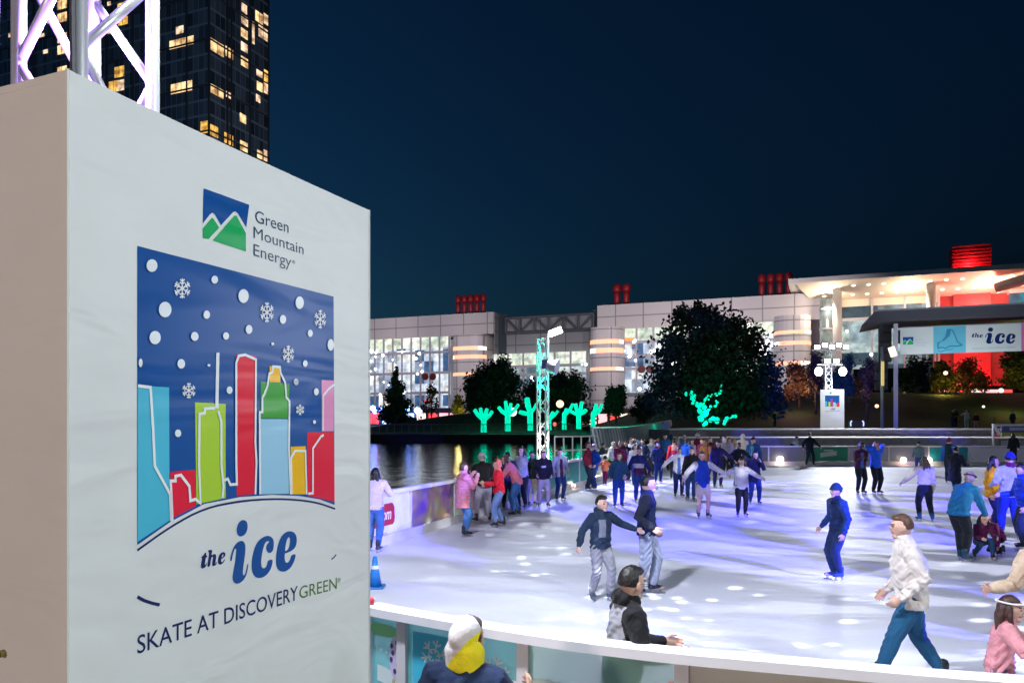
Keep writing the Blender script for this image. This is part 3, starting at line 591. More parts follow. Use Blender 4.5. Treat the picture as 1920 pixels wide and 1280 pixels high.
# blue cone and the small red knob by the near rail
cz = on(703, 1101); t = thing('traffic_cone', cz, 'bright blue traffic cone standing on the ice beside the near sign pillar', 'cone')
cone_m = mat('cone_blue', (.01, .16, .52), .4, var=.05)
m = MB(); m.box(cz + UP * .015, .28, .28, .03); m.build('base', cone_m, t, bevel=.01)
MB().tube([cz + UP * .03, cz + UP * .25, cz + UP * .46], [.10, .062, .028], 20).build('body', cone_m, t, smooth=True)
MB().tube([cz + UP * .28, cz + UP * .33], [.0595, .0515], 20, cap=False).build('band', mat('cone_band', (.6, .65, .7), .4), t)
kp = path_at(NP, .02) + UP * 1.05; m = MB(); m.ball(kp + UP * .03, .022, .022, .028); m.tube([kp, kp + UP * .02], .02, 8)
tag(m.build('knob', mat('red_plastic', (.55, .03, .06), .4), loc=kp, smooth=True), 'small red knob on top of the near rail beside the pillar', 'knob')
# ================================================================== pond edge: railing, footbridge, dock rail
def railing(P, h, gap, r, label, m, name='railing', tilt=V(0, 0, 0), cat='railing', bar=None, rails=(0.0, 1.0)):
    t = thing(name, P[0].copy(), label, cat); tot = path_len(P)
    mb = MB()
    for f in rails: mb.tube([p + UP * (h * f + .02) + tilt * f for p in P], r * 1.3, 6)
    mb.build('rail', m, t)
    mb = MB(); n = int(tot / gap)
    for i in range(n + 1):
        c = path_at(P, min(i * gap, tot)); mb.tube([c, c + UP * h + tilt], bar or r, 5)
    mb.build('bar_grating', m, t); return t
grn = mat('rail_green_metal', (.32, .36, .34), .45, .3)
railing([V(-23, 115.0, 1.1), V(-8, 115.0, 1.1), V(9, 115.0, 1.1)], 1.25, 1.1, .05, 'thin metal railing along the far bank of the pond', grn, bar=.045)
bw = mat('bridge_fin', (.62, .68, .70), .35, .2)
P = [on(1116, 868, .9) if False else at(1118, 845, 46), at(1180, 835, 58), at(1230, 820, 76), at(1262, 808, 98)]
railing(P, 1.35, 1.05, .05, 'row of tall pale leaning fins along the footbridge behind the crowd', bw, 'footbridge_railing', V(-.28, 0, 0), bar=.12)
m = MB(); vs = []
for p in P: vs += [p + V(.1, .2, -.12), p + V(1.6, .8, -.12)]
m.add(vs, [(2 * i, 2 * i + 1, 2 * i + 3, 2 * i + 2) for i in range(3)]); struct('footbridge', m, mat('bridge_deck', (.03, .035, .035), .8, var=.2))
dk = mat('dock_rail', (.62, .64, .66), .45, .2)
railing([at(1040, 872, 37), at(1118, 868, 39)], 1.35, .62, .035, 'pale metal dock railing standing by the pond behind the crowd', dk, 'dock_railing', rails=(.1, .5, 1.0), bar=.035)
m = MB(); m.box(at(1078, 873, 40.5), 3.2, 5.2, .18); tag(m.build('dock', mat('dock_deck', (.12, .12, .12), .8, var=.2)), 'small dark dock deck over the pond beside the truss mast', 'dock')
# ================================================================== vegetation
def leaf_mat(name, col, var=.5, trans=.0):
    m = mat(name, col, .65, var=var, vscale=.7, spec=.25); return m
def crown_mesh(blobs, n, size, seed=0, flat=.7):
    """leaf-sized faces spread through the volume of several lobes, denser toward their skins"""
    g = np.random.default_rng(seed); w = np.array([b[3] * b[4] * b[5] for b in blobs]) ** .67; w /= w.sum(); B = np.array(blobs, float)
    idx = g.choice(len(blobs), n, p=w); d = g.normal(size=(n, 3)); d /= np.linalg.norm(d, axis=1, keepdims=True)
    rad = g.random(n) ** .48 * (1 + .16 * g.normal(size=n)); rough = 1 + .34 * np.sin(d[:, 0] * 5 + idx) * np.sin(d[:, 2] * 6 + idx * 2) * np.sin(d[:, 1] * 4 + idx)
    c = B[idx, :3] + d * (rad * rough)[:, None] * B[idx, 3:6]
    u = g.normal(size=(n, 3)); u /= np.linalg.norm(u, axis=1, keepdims=True); v = g.normal(size=(n, 3)); v -= u * (u * v).sum(1, keepdims=True); v /= np.linalg.norm(v, axis=1, keepdims=True)
    s = size * (0.6 + .8 * g.random(n))[:, None]; u *= s; v *= s * .6
    vs = np.stack([c - u, c + v, c + u, c - v], 1).reshape(-1, 3); fs = np.arange(4 * n).reshape(n, 4); return vs, fs
bark = mat('bark', (.06, .045, .035), .9, var=.3, vscale=6, bump=.6)
def tree(name, base, h, blobs, n, leaf, m, label, seed=0, trunk_r=.25, group=None, cat='tree', limbs=7):
    """blobs: (dx, dy, z, rx, ry, rz) from the base"""
    base = Vector(base); t = thing(name, base, label, cat, group); g = random.Random(seed)
    mb = MB(); lo = min(b[2] - b[5] * .3 for b in blobs); top = max(b[2] for b in blobs)
    mb.tube([base - UP * .2, base + V(.05 * h * .1, 0, lo * .5), base + V(0, 0, lo), base + V(.1, 0, top)], [trunk_r * 1.35, trunk_r, trunk_r * .85, trunk_r * .2], 9)
    for i in range(limbs):
        b = blobs[i % len(blobs)]; e = base + V(b[0] + g.uniform(-.5, .5) * b[3], b[1] + g.uniform(-.5, .5) * b[4], b[2] + g.uniform(-.1, .6) * b[5]); s = base + UP * (lo * g.uniform(.6, 1.05))
        mb.tube([s, s.lerp(e, .5) + UP * .1 * h * .3, e], [trunk_r * .5, trunk_r * .3, trunk_r * .07], 6)
    mb.build('trunk', bark, t, smooth=True)
    vs, fs = crown_mesh(blobs, n, leaf, seed); vs = vs
    me = bpy.data.meshes.new('crown'); me.from_pydata(vs.tolist(), [], fs.tolist()); me.materials.append(m)
    o = bpy.data.objects.new('crown', me); COL.objects.link(o); o.parent = t; return t
dkleaf = leaf_mat('dark_leaf', (.032, .060, .034)); midleaf = leaf_mat('mid_leaf', (.05, .085, .04)); brnleaf = leaf_mat('russet_leaf', (.20, .10, .045)); yelleaf = leaf_mat('yellow_leaf', (.12, .12, .02)); purleaf = leaf_mat('dull_leaf', (.10, .07, .05))
def px_tree(name, px0, px1, ytop, ybase, Z, shape, n, leaf, m, label, seed, group, gz=None, crown_lo=.25, trunk_r=.25):
    b = at((px0 + px1) / 2, ybase, Z);
    if gz is not None: b.z = gz
    w = (px1 - px0) * Z / F / 2; h = CH - (ytop - HY) * Z / F - b.z; g = random.Random(seed)
    blobs = []
    if shape == 'round':
        for i in range(13):
            a = i * 2.4; r = g.uniform(.45, .72) if i else 0; zz = crown_lo + (1 - crown_lo) * g.uniform(.12, .86) if i else crown_lo + (1 - crown_lo) * .5
            if i and zz > crown_lo + (1 - crown_lo) * .6: r *= .6
            blobs.append((w * r * math.cos(a), w * r * math.sin(a), h * zz, w * g.uniform(.22, .42), w * g.uniform(.24, .42), h * (1 - crown_lo) * g.uniform(.12, .24)))
        blobs[0] = (0, 0, h * (crown_lo + (1 - crown_lo) * .48), w * .62, w * .6, h * (1 - crown_lo) * .40)
    elif shape == 'cone':
        for i in range(10):
            f = i / 9; r = (1 - f) * .9 + .08; a = i * 2.1
            blobs.append((w * r * .35 * math.cos(a), w * r * .35 * math.sin(a), h * (crown_lo + (1 - crown_lo) * (f * .92 + .04)), w * r * .75, w * r * .75, h * .09))
    return tree(name, b, h, blobs, n, leaf, m, label, seed, trunk_r, group)
TG = 'trees around the pond and the street'
# the big dark oak: lobes placed to give its lumpy outline
bz = 1.5; Zt = 84.0; sc = Zt / F
def lobe(px, py, rx, ry, dy=0): return ((px - 1330) * sc, dy, CH - (py - HY) * sc - bz, rx * sc, rx * sc * .9, ry * sc)
big = [lobe(1330, 690, 95, 75), lobe(1280, 600, 26, 30, -.5), lobe(1325, 600, 34, 32), lobe(1375, 620, 40, 34, .6), lobe(1408, 655, 36, 44), lobe(1435, 705, 32, 50, -.6), lobe(1262, 655, 36, 44, .4), lobe(1245, 715, 34, 46, -.4), lobe(1300, 730, 60, 48, -1.5), lobe(1390, 735, 60, 46, -1.5), lobe(1225, 755, 26, 28), lobe(1448, 755, 26, 30), lobe(1330, 640, 60, 55, -1), lobe(1340, 760, 90, 28), lobe(1310, 578, 12, 14), lobe(1275, 585, 12, 16)]
tree('oak_tree', V((1330 - CX) * sc, Zt, bz), 14, big, 21000, .24, dkleaf, 'very large dark oak tree, the tallest in front of the white hall', 3, .5, TG, limbs=14)
px_tree('evergreen_tree', 700, 785, 690, 800, 150, 'cone', 5200, .34, dkleaf, 'dark pointed evergreen on the far bank beside the near pillar', 5, TG, .9, .12, .3)
px_tree('oak_tree', 858, 1004, 668, 800, 150, 'round', 10500, .33, dkleaf, 'broad dark tree on the mound left of the pond mast', 11, TG, 1.2, .05, .35)
px_tree('oak_tree', 985, 1130, 688, 800, 152, 'round', 10000, .33, dkleaf, 'broad dark tree behind the green stump trees, right of the pond mast', 12, TG, 1.1, .05, .35)
px_tree('oak_tree', 1128, 1182, 722, 800, 140, 'round', 3600, .30, dkleaf, 'small dark tree in front of the red shop strip', 13, TG, .9, .3, .2)
px_tree('oak_tree', 945, 1065, 706, 800, 158, 'round', 6500, .33, dkleaf, 'broad dark tree hidden between the two mound trees, lower than both', 31, TG, 1.2, .05, .3)
px_tree('young_tree', 870, 918, 676, 740, 165, 'round', 1500, .30, midleaf, 'thin open tree before the lit tower bay at the hall corner', 14, TG, .9, .2, .15)
px_tree('young_tree', 788, 830, 720, 790, 160, 'round', 700, .26, purleaf, 'thin bare looking tree between the evergreen and the mound', 15, TG, .9, .25, .12)
px_tree('young_tree', 843, 878, 740, 785, 158, 'round', 1300, .26, yelleaf, 'small yellow lit tree at the foot of the lit tower bay', 16, TG, 1.0, .2, .12)
px_tree('young_tree', 1180, 1235, 735, 800, 100, 'round', 2200, .2, dkleaf, 'small dark tree at the left foot of the big oak', 17, TG, 1.5, .2, .14)
px_tree('russet_tree', 1466, 1530, 668, 782, 96, 'round', 2400, .18, brnleaf, 'russet tree lit warm orange at the right edge of the big oak', 21, TG, 3.2, .25, .15)
px_tree('russet_tree', 1510, 1548, 662, 775, 92, 'round', 1500, .17, purleaf, 'dull brown tree between the russet tree and the terrace mast', 22, TG, 3.2, .3, .12)
px_tree('young_tree', 1545, 1612, 664, 770, 78, 'round', 3600, .17, midleaf, 'tree glowing deep blue behind the terrace floodlights', 23, TG, 2.6, .2, .14)
px_tree('young_tree', 1600, 1650, 672, 770, 82, 'round', 1800, .16, purleaf, 'pinkish brown slender tree just left of the hanging speakers', 24, TG, 3.0, .3, .12)
px_tree('young_tree', 1684, 1766, 664, 768, 118, 'round', 3600, .22, dkleaf, 'dark tree under the left half of the hanging banner', 25, TG, 5.5, .1, .2)
px_tree('young_tree', 1742, 1795, 672, 745, 112, 'round', 2600, .2, yelleaf, 'golden lit tree under the cyan part of the banner', 26, TG, 5.8, .1, .15)
px_tree('young_tree', 1778, 1856, 668, 748, 108, 'round', 2300, .2, brnleaf, 'reddish tree in front of the glowing red tower foot', 27, TG, 5.8, .1, .15)
px_tree('young_tree', 1868, 1990, 640, 750, 98, 'round', 6000, .2, yelleaf, 'large yellow green tree under the right end of the banner', 28, TG, 5.5, .15, .2)
for (px, py, Z, pw_, c) in ((1500, 740, 92, 420, (1, .55, .25)), (1480, 735, 92.5, 300, (1, .6, .3)), (1768, 738, 108, 420, (1, .75, .15)), (1905, 742, 92, 520, (1, .85, .2)), (860, 775, 155, 320, (1, .85, .3)), (1612, 742, 79, 120, (1, .5, .45))):
    lamp('garden_light', 'POINT', at(px, py - 6, Z), pw_ * .55, c, None, .2)
# LED-wrapped stump trees
ledm = mat('green_light_wrap', (.0, .5, .3), .5, emit=(0.0, 1.0, .60), estr=1.0)
N = ledm.node_tree.nodes; L = ledm.node_tree.links; tc = N.new('ShaderNodeTexCoord'); vo = N.new('ShaderNodeTexVoronoi'); vo.inputs['Scale'].default_value = 7
L.new(tc.outputs['Object'], vo.inputs['Vector']); mr = N.new('ShaderNodeMapRange'); mr.inputs[2].default_value = .6; mr.inputs[3].default_value = 1.5; mr.inputs[4].default_value = .5; L.new(vo.outputs['Distance'], mr.inputs[0]); L.new(mr.outputs[0], N['Principled BSDF'].inputs['Emission Strength'])
def led_tree(px, y0, y1, Z, wpx, arms, label):
    b = at(px, y0, Z); wpx *= .88; arms = [(x_, t_, r_ * .86) for x_, t_, r_ in arms]; s = Z / F; t = thing('lit_tree', b, label, 'lit tree', 'tree stumps wrapped in green lights'); h = (y0 - y1) * s
    MB().tube([b, b + UP * h * .3, b + UP * h * .6, b + UP * h * .68], [wpx * s * .5, wpx * s * .46, wpx * s * .44, wpx * s * .25], 10).build('trunk', ledm, t, smooth=True)
    for (dx, top, r) in arms:
        e = b + V(dx * s, (hash((px, dx)) % 7 - 3) * .1, (y0 - top) * s); st_ = b + UP * h * .5
        MB().tube([st_, st_.lerp(e, .55) + V(dx * s * .12, 0, 0), e, e + (e - st_).normalized() * r * s * .3], [wpx * s * .3, r * s * 1.0, r * s * .95, r * s * .3], 8).build('branch', ledm, t, smooth=True)
    lamp('green_glow', 'POINT', b + V(0, 1.2, h * .8), 260, (0, 1, .6), None, .5)
led_tree(907, 811, 765, 118, 13, [(-17, 768, 4.5), (-6, 765, 4), (6, 766, 4), (16, 771, 4)], 'green lit stump with four short arms, leftmost on the far bank')
led_tree(952, 808, 750, 119, 13, [(-17, 763, 4), (-4, 752, 4), (6, 756, 3.5), (20, 758, 3.5)], 'green lit stump with a tall middle arm, second along the far bank')
led_tree(994, 807, 746, 119, 13, [(-6, 746, 6), (-20, 772, 4.5), (12, 756, 3)], 'green lit stump half hidden by the pond mast')
led_tree(1029, 806, 768, 120, 12, [(17, 770, 3), (-4, 774, 4), (8, 772, 4)], 'short green lit stump just right of the pond mast')
led_tree(1058, 805, 756, 121, 10, [(16, 757, 3.5), (4, 766, 4)], 'slim green lit stump leaning right, beside the pale orange lamp')
led_tree(1085, 804, 752, 122, 11, [(-6, 757, 4), (6, 753, 4), (-14, 771, 3.5), (14, 768, 4.5)], 'green lit stump with many arms, second from the right end')
led_tree(1112, 803, 756, 122, 11, [(6, 757, 4), (17, 758, 3.5), (15, 767, 3.5)], 'green lit stump at the right end of the row')
# the small bush-like tree wrapped in green lights below the oak
b = at(1325, 795, 74); t = thing('lit_tree', b, 'small spreading tree dotted with green light balls under the big oak', 'lit tree', 'tree stumps wrapped in green lights'); s = 74 / F
for k, ch in enumerate(([(1312, 795, 9), (1314, 775, 11), (1312, 762, 9)], [(1313, 766, 6), (1302, 748, 9), (1292, 738, 6), (1283, 742, 4)], [(1314, 760, 5), (1330, 742, 5), (1349, 738, 4), (1350, 722, 3)], [(1318, 785, 8), (1340, 790, 9), (1365, 787, 8), (1390, 781, 4)], [(1325, 770, 5), (1340, 762, 5), (1350, 752, 5)])):
    mb = MB(); pts = [b + V((x - 1325) * s, (k - 2) * .3, (795 - y) * s) for x, y, r in ch]; mb.tube(pts, .05, 6); mb.build('branch', bark, t)
    mb = MB(); g = random.Random(k)
    for i in range(len(ch) - 1):
        for j in range(6):
            f = j / 6; p = pts[i].lerp(pts[i + 1], f); r = (ch[i][2] * (1 - f) + ch[i + 1][2] * f) * s
            mb.ball(p + V(g.uniform(-1, 1) * r * .9, g.uniform(-.3, .3), g.uniform(-.9, .9) * r), r * g.uniform(.3, .55), n=8, m=5)
    mb.build('light_dot', ledm, t, smooth=True)
lamp('green_glow', 'POINT', b + V(0, -.8, 1.0), 420, (0, 1, .6), None, .5)
# ================================================================== the white hall across the street
BF = Frame((0, 210, 0), G1)
hall = thing('convention_hall', BF.pt(0, 1.1, 0), 'long white panelled hall with red roof vents and lit glass front', 'building')
def ba(px, w=0.0): return BF.uv(px, HY, w)[0]
def bz_(px, py, w=0.0): return BF.uv(px, py, w)[1]
def panel_mat(name, col, sa, sz, glowc=None):
    """cladding panels with thin dark joints, laid out along the facade"""
    m = mat(name, col, .55, var=.05, vscale=.1); N = m.node_tree.nodes; L = m.node_tree.links; b = N['Principled BSDF']
    tc = N.new('ShaderNodeTexCoord'); mp = N.new('ShaderNodeMapping'); mp.inputs['Rotation'].default_value = (0, 0, math.atan2(-G1.y, G1.x)); L.new(tc.outputs['Object'], mp.inputs[0])
    sp_ = N.new('ShaderNodeSeparateXYZ'); L.new(mp.outputs[0], sp_.inputs[0]); masks = []
    for ax, s in ((0, sa), (2, sz)):
        d = N.new('ShaderNodeMath'); d.operation = 'DIVIDE'; L.new(sp_.outputs[ax], d.inputs[0]); d.inputs[1].default_value = s
        f = N.new('ShaderNodeMath'); f.operation = 'FRACT'; L.new(d.outputs[0], f.inputs[0]); c = N.new('ShaderNodeMath'); c.operation = 'LESS_THAN'; L.new(f.outputs[0], c.inputs[0]); c.inputs[1].default_value = .28 / s; masks.append(c)
    a = N.new('ShaderNodeMath'); a.operation = 'MAXIMUM'; L.new(masks[0].outputs[0], a.inputs[0]); L.new(masks[1].outputs[0], a.inputs[1])
    x = N.new('ShaderNodeMix'); x.data_type = 'RGBA'; L.new(a.outputs[0], x.inputs[0]); src = b.inputs['Base Color'].links[0].from_socket
    L.new(src, x.inputs[6]); x.inputs[7].default_value = (col[0] * .45, col[1] * .45, col[2] * .45, 1); L.new(x.outputs[2], b.inputs['Base Color']); return m
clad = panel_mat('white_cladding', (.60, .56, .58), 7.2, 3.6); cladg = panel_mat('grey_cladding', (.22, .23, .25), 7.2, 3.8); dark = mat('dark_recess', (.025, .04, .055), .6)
def lit_glass(name, cols, sx, sz, strength, dark_frac=.4):
    """a lit interior behind glass: cells of lit bays and unlit panes"""
    m = bpy.data.materials.new(name); m.use_nodes = True; N = m.node_tree.nodes; L = m.node_tree.links; b = N['Principled BSDF']; b.inputs['Base Color'].default_value = (.03, .04, .05, 1); b.inputs['Roughness'].default_value = .15
    tc = N.new('ShaderNodeTexCoord'); mp = N.new('ShaderNodeMapping'); mp.inputs['Rotation'].default_value = (0, 0, math.atan2(-G1.y, G1.x)); L.new(tc.outputs['Object'], mp.inputs[0])
    sp_ = N.new('ShaderNodeSeparateXYZ'); L.new(mp.outputs[0], sp_.inputs[0]); cb = N.new('ShaderNodeCombineXYZ')
    for i, (ax, s) in enumerate(((0, sx), (2, sz))):
        d = N.new('ShaderNodeMath'); d.operation = 'DIVIDE'; L.new(sp_.outputs[ax], d.inputs[0]); d.inputs[1].default_value = s; f = N.new('ShaderNodeMath'); f.operation = 'FLOOR'; L.new(d.outputs[0], f.inputs[0]); L.new(f.outputs[0], cb.inputs[i])
    wn_ = N.new('ShaderNodeTexWhiteNoise'); wn_.noise_dimensions = '2D'; L.new(cb.outputs[0], wn_.inputs['Vector'])
    cr = N.new('ShaderNodeValToRGB'); cr.color_ramp.interpolation = 'CONSTANT'; L.new(wn_.outputs['Value'], cr.inputs[0])
    for i, (p, c) in enumerate(cols):
        e = cr.color_ramp.elements[i] if i < 2 else cr.color_ramp.elements.new(p); e.position = p; e.color = (*c, 1)
    nz = N.new('ShaderNodeTexNoise'); nz.inputs['Scale'].default_value = .55; nz.inputs['Detail'].default_value = 6; L.new(tc.outputs['Object'], nz.inputs['Vector'])
    mr = N.new('ShaderNodeMapRange'); mr.inputs[1].default_value = .3; mr.inputs[2].default_value = .7; mr.inputs[3].default_value = .35 * strength; mr.inputs[4].default_value = 1.3 * strength; L.new(nz.outputs['Fac'], mr.inputs[0])
    L.new(cr.outputs[0], b.inputs['Emission Color']); L.new(mr.outputs[0], b.inputs['Emission Strength']); return m
blueg = lit_glass('lit_hall_glass', [(0, (.55, .62, .75)), (.3, (.04, .10, .22)), (.5, (.7, .78, .85)), (.7, (.30, .36, .48)), (.85, (.9, .92, .9))], 3.0, 3.2, .95)
coolg = lit_glass('lit_cool_glass', [(0, (.45, .55, .55)), (.3, (.10, .16, .2)), (.45, (.65, .75, .72)), (.8, (.35, .42, .45))], 4.2, 3.4, .9)
warmtop = lit_glass('lit_ceiling_band', [(0, (.85, .92, .72)), (.4, (.7, .8, .66)), (.7, (.95, .98, .85))], 7.0, 9.0, .95)
strip_o = glow('orange_strip', (1.0, .42, .24), 1.1); strip_w = glow('white_strip', (1.0, .86, .72), 1.1); dotm = glow('ceiling_spot', (.9, .96, 1.0), 4); mull = mat('mullion', (.45, .44, .5), .5)
def hbox(name, px0, px1, y0, y1, w0, w1, m, pyref=None, **k):
    a0, a1 = ba(px0, w0), ba(px1, w0); r = pyref or (px0 + px1) / 2; mb = MB(); mb.fbox(BF, a0, a1, bz_(r, y1, w0), bz_(r, y0, w0), w0, w1); return mb.build(name, m, hall, **k)
def glazing(px0, px1, ytop, yband, ybot, nx, rows, g, w=0.0, band=warmtop, seed=0, dots=14):
    """one lit window wall: the lit ceiling band above, the panes below, mullions and lamps"""
    r = (px0 + px1) / 2; a0, a1 = ba(px0, w), ba(px1, w); z0, z1, z2 = bz_(r, ybot, w), bz_(r, yband, w), bz_(r, ytop, w)
    mb = MB(); mb.fbox(BF, a0, a1, z0, z1 - .01, w, w + .5); win = mb.build('window', g, hall)
    mb = MB(); mb.fbox(BF, a0, a1, z1, z2, w - .02, w + .5); mb.build('lit_soffit', band, win)
    mb = MB()
    for i in range(nx + 1): a = a0 + (a1 - a0) * i / nx; mb.fbox(BF, a - .22, a + .22, z0, z2 - .005, w - .45, w - .05)
    for yy in rows: z = bz_(r, yy, w); mb.fbox(BF, a0 + .01, a1 - .01, z - .35, z + .35, w - .6, w - .46)
    mb.build('mullion', mull, win)
    g_ = random.Random(seed)
    for i in range(dots):
        a = a0 + (a1 - a0) * g_.random(); z = z0 + (z1 - z0) * (g_.random() ** .8); rr = g_.uniform(.22, .5); mb = MB(); mb.ball(BF.pt(a, z, w - .7), rr, rr * .3, rr, 8, 5); mb.build('ceiling_lamp', dotm, win)
ROOF = CH + 212 * 210 / F
# main roof parapets
def parapet(px0, px1, ybot, w0=-.6, w1=14, m=clad, top=None, name='parapet'):
    mb = MB(); mb.fbox(BF, ba(px0, w0), ba(px1, w0), bz_((px0 + px1) / 2, ybot, w0), top or ROOF, w0, w1); return mb.build(name, m, hall)
parapet(560, 925, 634); parapet(1120, 1540, 608)
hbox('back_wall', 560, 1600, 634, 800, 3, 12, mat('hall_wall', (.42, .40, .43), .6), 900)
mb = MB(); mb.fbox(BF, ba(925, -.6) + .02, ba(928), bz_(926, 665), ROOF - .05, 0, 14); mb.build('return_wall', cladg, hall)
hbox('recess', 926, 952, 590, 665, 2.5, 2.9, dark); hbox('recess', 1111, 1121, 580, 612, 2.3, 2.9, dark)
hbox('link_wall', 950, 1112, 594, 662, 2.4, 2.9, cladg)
# roof truss of the link
ft = MB(); zt_, zb_ = bz_(1030, 592, .8), bz_(1030, 621, .8); aL, aR = ba(948, .8), ba(1113, .8); nb_ = 6
P3 = lambda a, z: BF.pt(a, z, .8)
ft.tube([P3(aL, zt_), P3(aR, zt_)], .38, 6); ft.tube([P3(aL, zb_), P3(aR, zb_)], .38, 6)
for i in range(nb_ + 1):
    a = aL + (aR - aL) * i / nb_; ft.tube([P3(a, zb_), P3(a, zt_)], .28, 6)
    if i < nb_: b2 = aL + (aR - aL) * (i + 1) / nb_; ft.tube([P3(a, zb_), P3(b2, zt_)] if i % 2 else [P3(a, zt_), P3(b2, zb_)], .26, 6)
ft.build('roof_truss', mat('truss_grey', (.07, .08, .1), .5), hall)
# glass walls
glazing(560, 843, 637, 656, 772, 17, (665, 702, 738), blueg, seed=1, dots=46)
glazing(925, 1101, 661, 684, 730, 6, (686, 702), coolg, seed=2, dots=8)
glazing(1163, 1290, 612, 637, 735, 4, (640, 667, 690), blueg, seed=3, dots=14)
glazing(1290, 1452, 602, 628, 735, 5, (640, 667, 690), blueg, seed=4, dots=22)
mb = MB(); mb.fbox(BF, ba(1170, -.3), ba(1194, -.3), bz_(1182, 646), bz_(1182, 633), -.3, -.1); mb.build('orange_panel', glow('orange_panel', (.9, .30, .02), .7), hall)
# rounded tower bays with light strips
def bay(px0, px1, ytop, ybot, strips, w=-5.0, rad=3.2):
    a0, a1 = ba(px0, w), ba(px1, w); r = (px0 + px1) / 2; z1 = bz_(r, ytop, w); pts = [(a0, 2.9)] + [(a0 + rad - rad * math.cos(t), w + rad - rad * math.sin(t)) for t in np.linspace(0, math.pi / 2, 6)] + [(a1 - rad + rad * math.sin(t), w + rad - rad * math.cos(t)) for t in np.linspace(0, math.pi / 2, 6)] + [(a1, 2.9)]
    mb = MB(); mb.prism([BF.pt(a, .9, q) for a, q in pts], UP * (z1 - .9)); o = mb.build('tower_bay', clad, hall)
    for y0, y1, split in strips:
        za, zb = bz_(r, y1, w), bz_(r, y0, w); ip = [(a, q) for a, q in pts[1:-1]]
        for k, (i0, i1, mm) in enumerate(((0, len(ip) // 2 + split, strip_w if split < 0 else strip_o), (len(ip) // 2 + split, len(ip) - 1, strip_o if split < 0 else strip_w))):
            vs = []; seg = ip[i0:i1 + 1]
            if len(seg) < 2: continue
            cx, cy = (a0 + a1) / 2, w + 3
            for a, q in seg:
                d = Vector((a - cx, q - cy)).normalized() * .06; vs += [BF.pt(a + d.x, za, q + d.y), BF.pt(a + d.x, zb, q + d.y)]
            MB().add(vs, [(2 * i, 2 * i + 2, 2 * i + 3, 2 * i + 1) for i in range(len(seg) - 1)]).build('light_strip', mm, o)
bay(842, 903, 627, 800, ((649, 656, 2), (665, 672, -3), (698, 704, 1)))
bay(1101, 1163, 612, 800, ((636, 644, 3), (652, 661, -2), (688, 694, 2)))
bay(1450, 1520, 590, 800, ((619, 625, 2), (639, 646, -3), (677, 684, 1)))
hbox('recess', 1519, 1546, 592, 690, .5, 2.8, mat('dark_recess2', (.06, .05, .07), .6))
# round red windows
for px, py in ((798, 706), (812, 706), (1203, 692), (1219, 692)):
    a, z = BF.uv(px, py, -1.0); c = BF.pt(a, z, -1.0); mb = MB(); mb.tube([c, c - G2 * .3], 1.0, 14); mb.build('round_window', mat('round_red', (.12, .012, .02), .5), hall)
# red roof vents
redv = mat('vent_red', (.30, .012, .02), .5, var=.1, vscale=.5)
def vents(px0, px1, ytop, n, w):
    s = (210 + w) / F; zr = ROOF - .1
    for i in range(n):
        a = ba(px0 + (px1 - px0) * (i + .5) / n, w); r = (ba(px1, w) - ba(px0, w)) / n * .36; zt = bz_((px0 + px1) / 2, ytop, w); c = BF.pt(a, zr, w); m = MB()
        m.tube([c, c + UP * (zt - zr) * .55, c + UP * (zt - zr) * .68], [r * .95, r * .95, r * .8], 12); m.tube([c + UP * (zt - zr) * .68, c + UP * (zt - zr) * .76, c + UP * (zt - zr) * .95, c + UP * (zt - zr)], [r * 1.05, r * 1.3, r * 1.25, r * .9], 12); m.build('roof_vent', redv, hall, smooth=True)
vents(853, 912, 553, 5, 6); vents(1148, 1183, 533, 2, 6); vents(1420, 1487, 513, 4, 6)
# entrance canopy, columns, glass and the red tower
cream = mat('cream_soffit', (.74, .66, .54), .6); creamw = mat('canopy_white', (.72, .69, .66), .6)
EF = BF
def er(px, py, w): a, z = BF.uv(px, py, w); return BF.pt(a, z, w)
tipw = -12.0
m = MB()
t0 = er(1478, 523, tipw); t1 = BF.pt(ba(2060, tipw), t0.z, tipw); zc = t0.z
m.prism([BF.pt(ba(1478, tipw), zc, tipw), BF.pt(ba(2060, tipw), zc, tipw), BF.pt(ba(2060, tipw), zc - 1.0, tipw), BF.pt(ba(1478, tipw), zc - 1.0, tipw)], G2 * 22); m.build('canopy_roof', creamw, hall)
m = MB(); a0, a1 = ba(1482, -11), ba(2050, -11); zs = zc - 1.0
m.add([BF.pt(a0 + 1, zs - .02, -11.4), BF.pt(a1, zs - .02, -11.4), BF.pt(a1, zs - 2.8, 4), BF.pt(a0 + 5, zs - 2.8, 4)], [(0, 1, 2, 3)]); m.build('soffit', cream, hall)
m = MB(); sof = glow('soffit_spot', (1.0, .86, .62), 2.6)
for j, w in enumerate((-8.0, -2.0)):
    for i in range(16):
        a = a0 + 7 + i * 3.0; z = zs - .12 - (w + 11.4) / 15.4 * 2.8; m = MB(); m.ball(BF.pt(a, z, w), .42, .42, .16, 8, 5); m.build('soffit_lamp', sof, hall)
for a in (a0 + 8, a0 + 24, a0 + 40): lamp('soffit_light', 'POINT', BF.pt(a, zs - 5.0, -6), 2600, (1, .82, .6), None, .6)
glazing(1575, 1760, 548, 571, 690, 3, (596,), lit_glass('entry_glass', [(0, (.05, .10, .14)), (.45, (.30, .38, .42)), (.75, (.55, .66, .68))], 9.0, 7.5, .55), w=1.5, band=cream, seed=7, dots=2)
m = MB(); m.fbox(BF, ba(1578, 1.0), ba(1700, 1.0), bz_(1640, 660, 1.0), bz_(1640, 598, 1.0), 1.05, 1.2); m.build('lit_lobby', lit_glass('lobby_glow', [(0, (.45, .60, .66)), (.5, (.6, .75, .74)), (.8, (.75, .9, .8))], 12, 4, .6), hall)
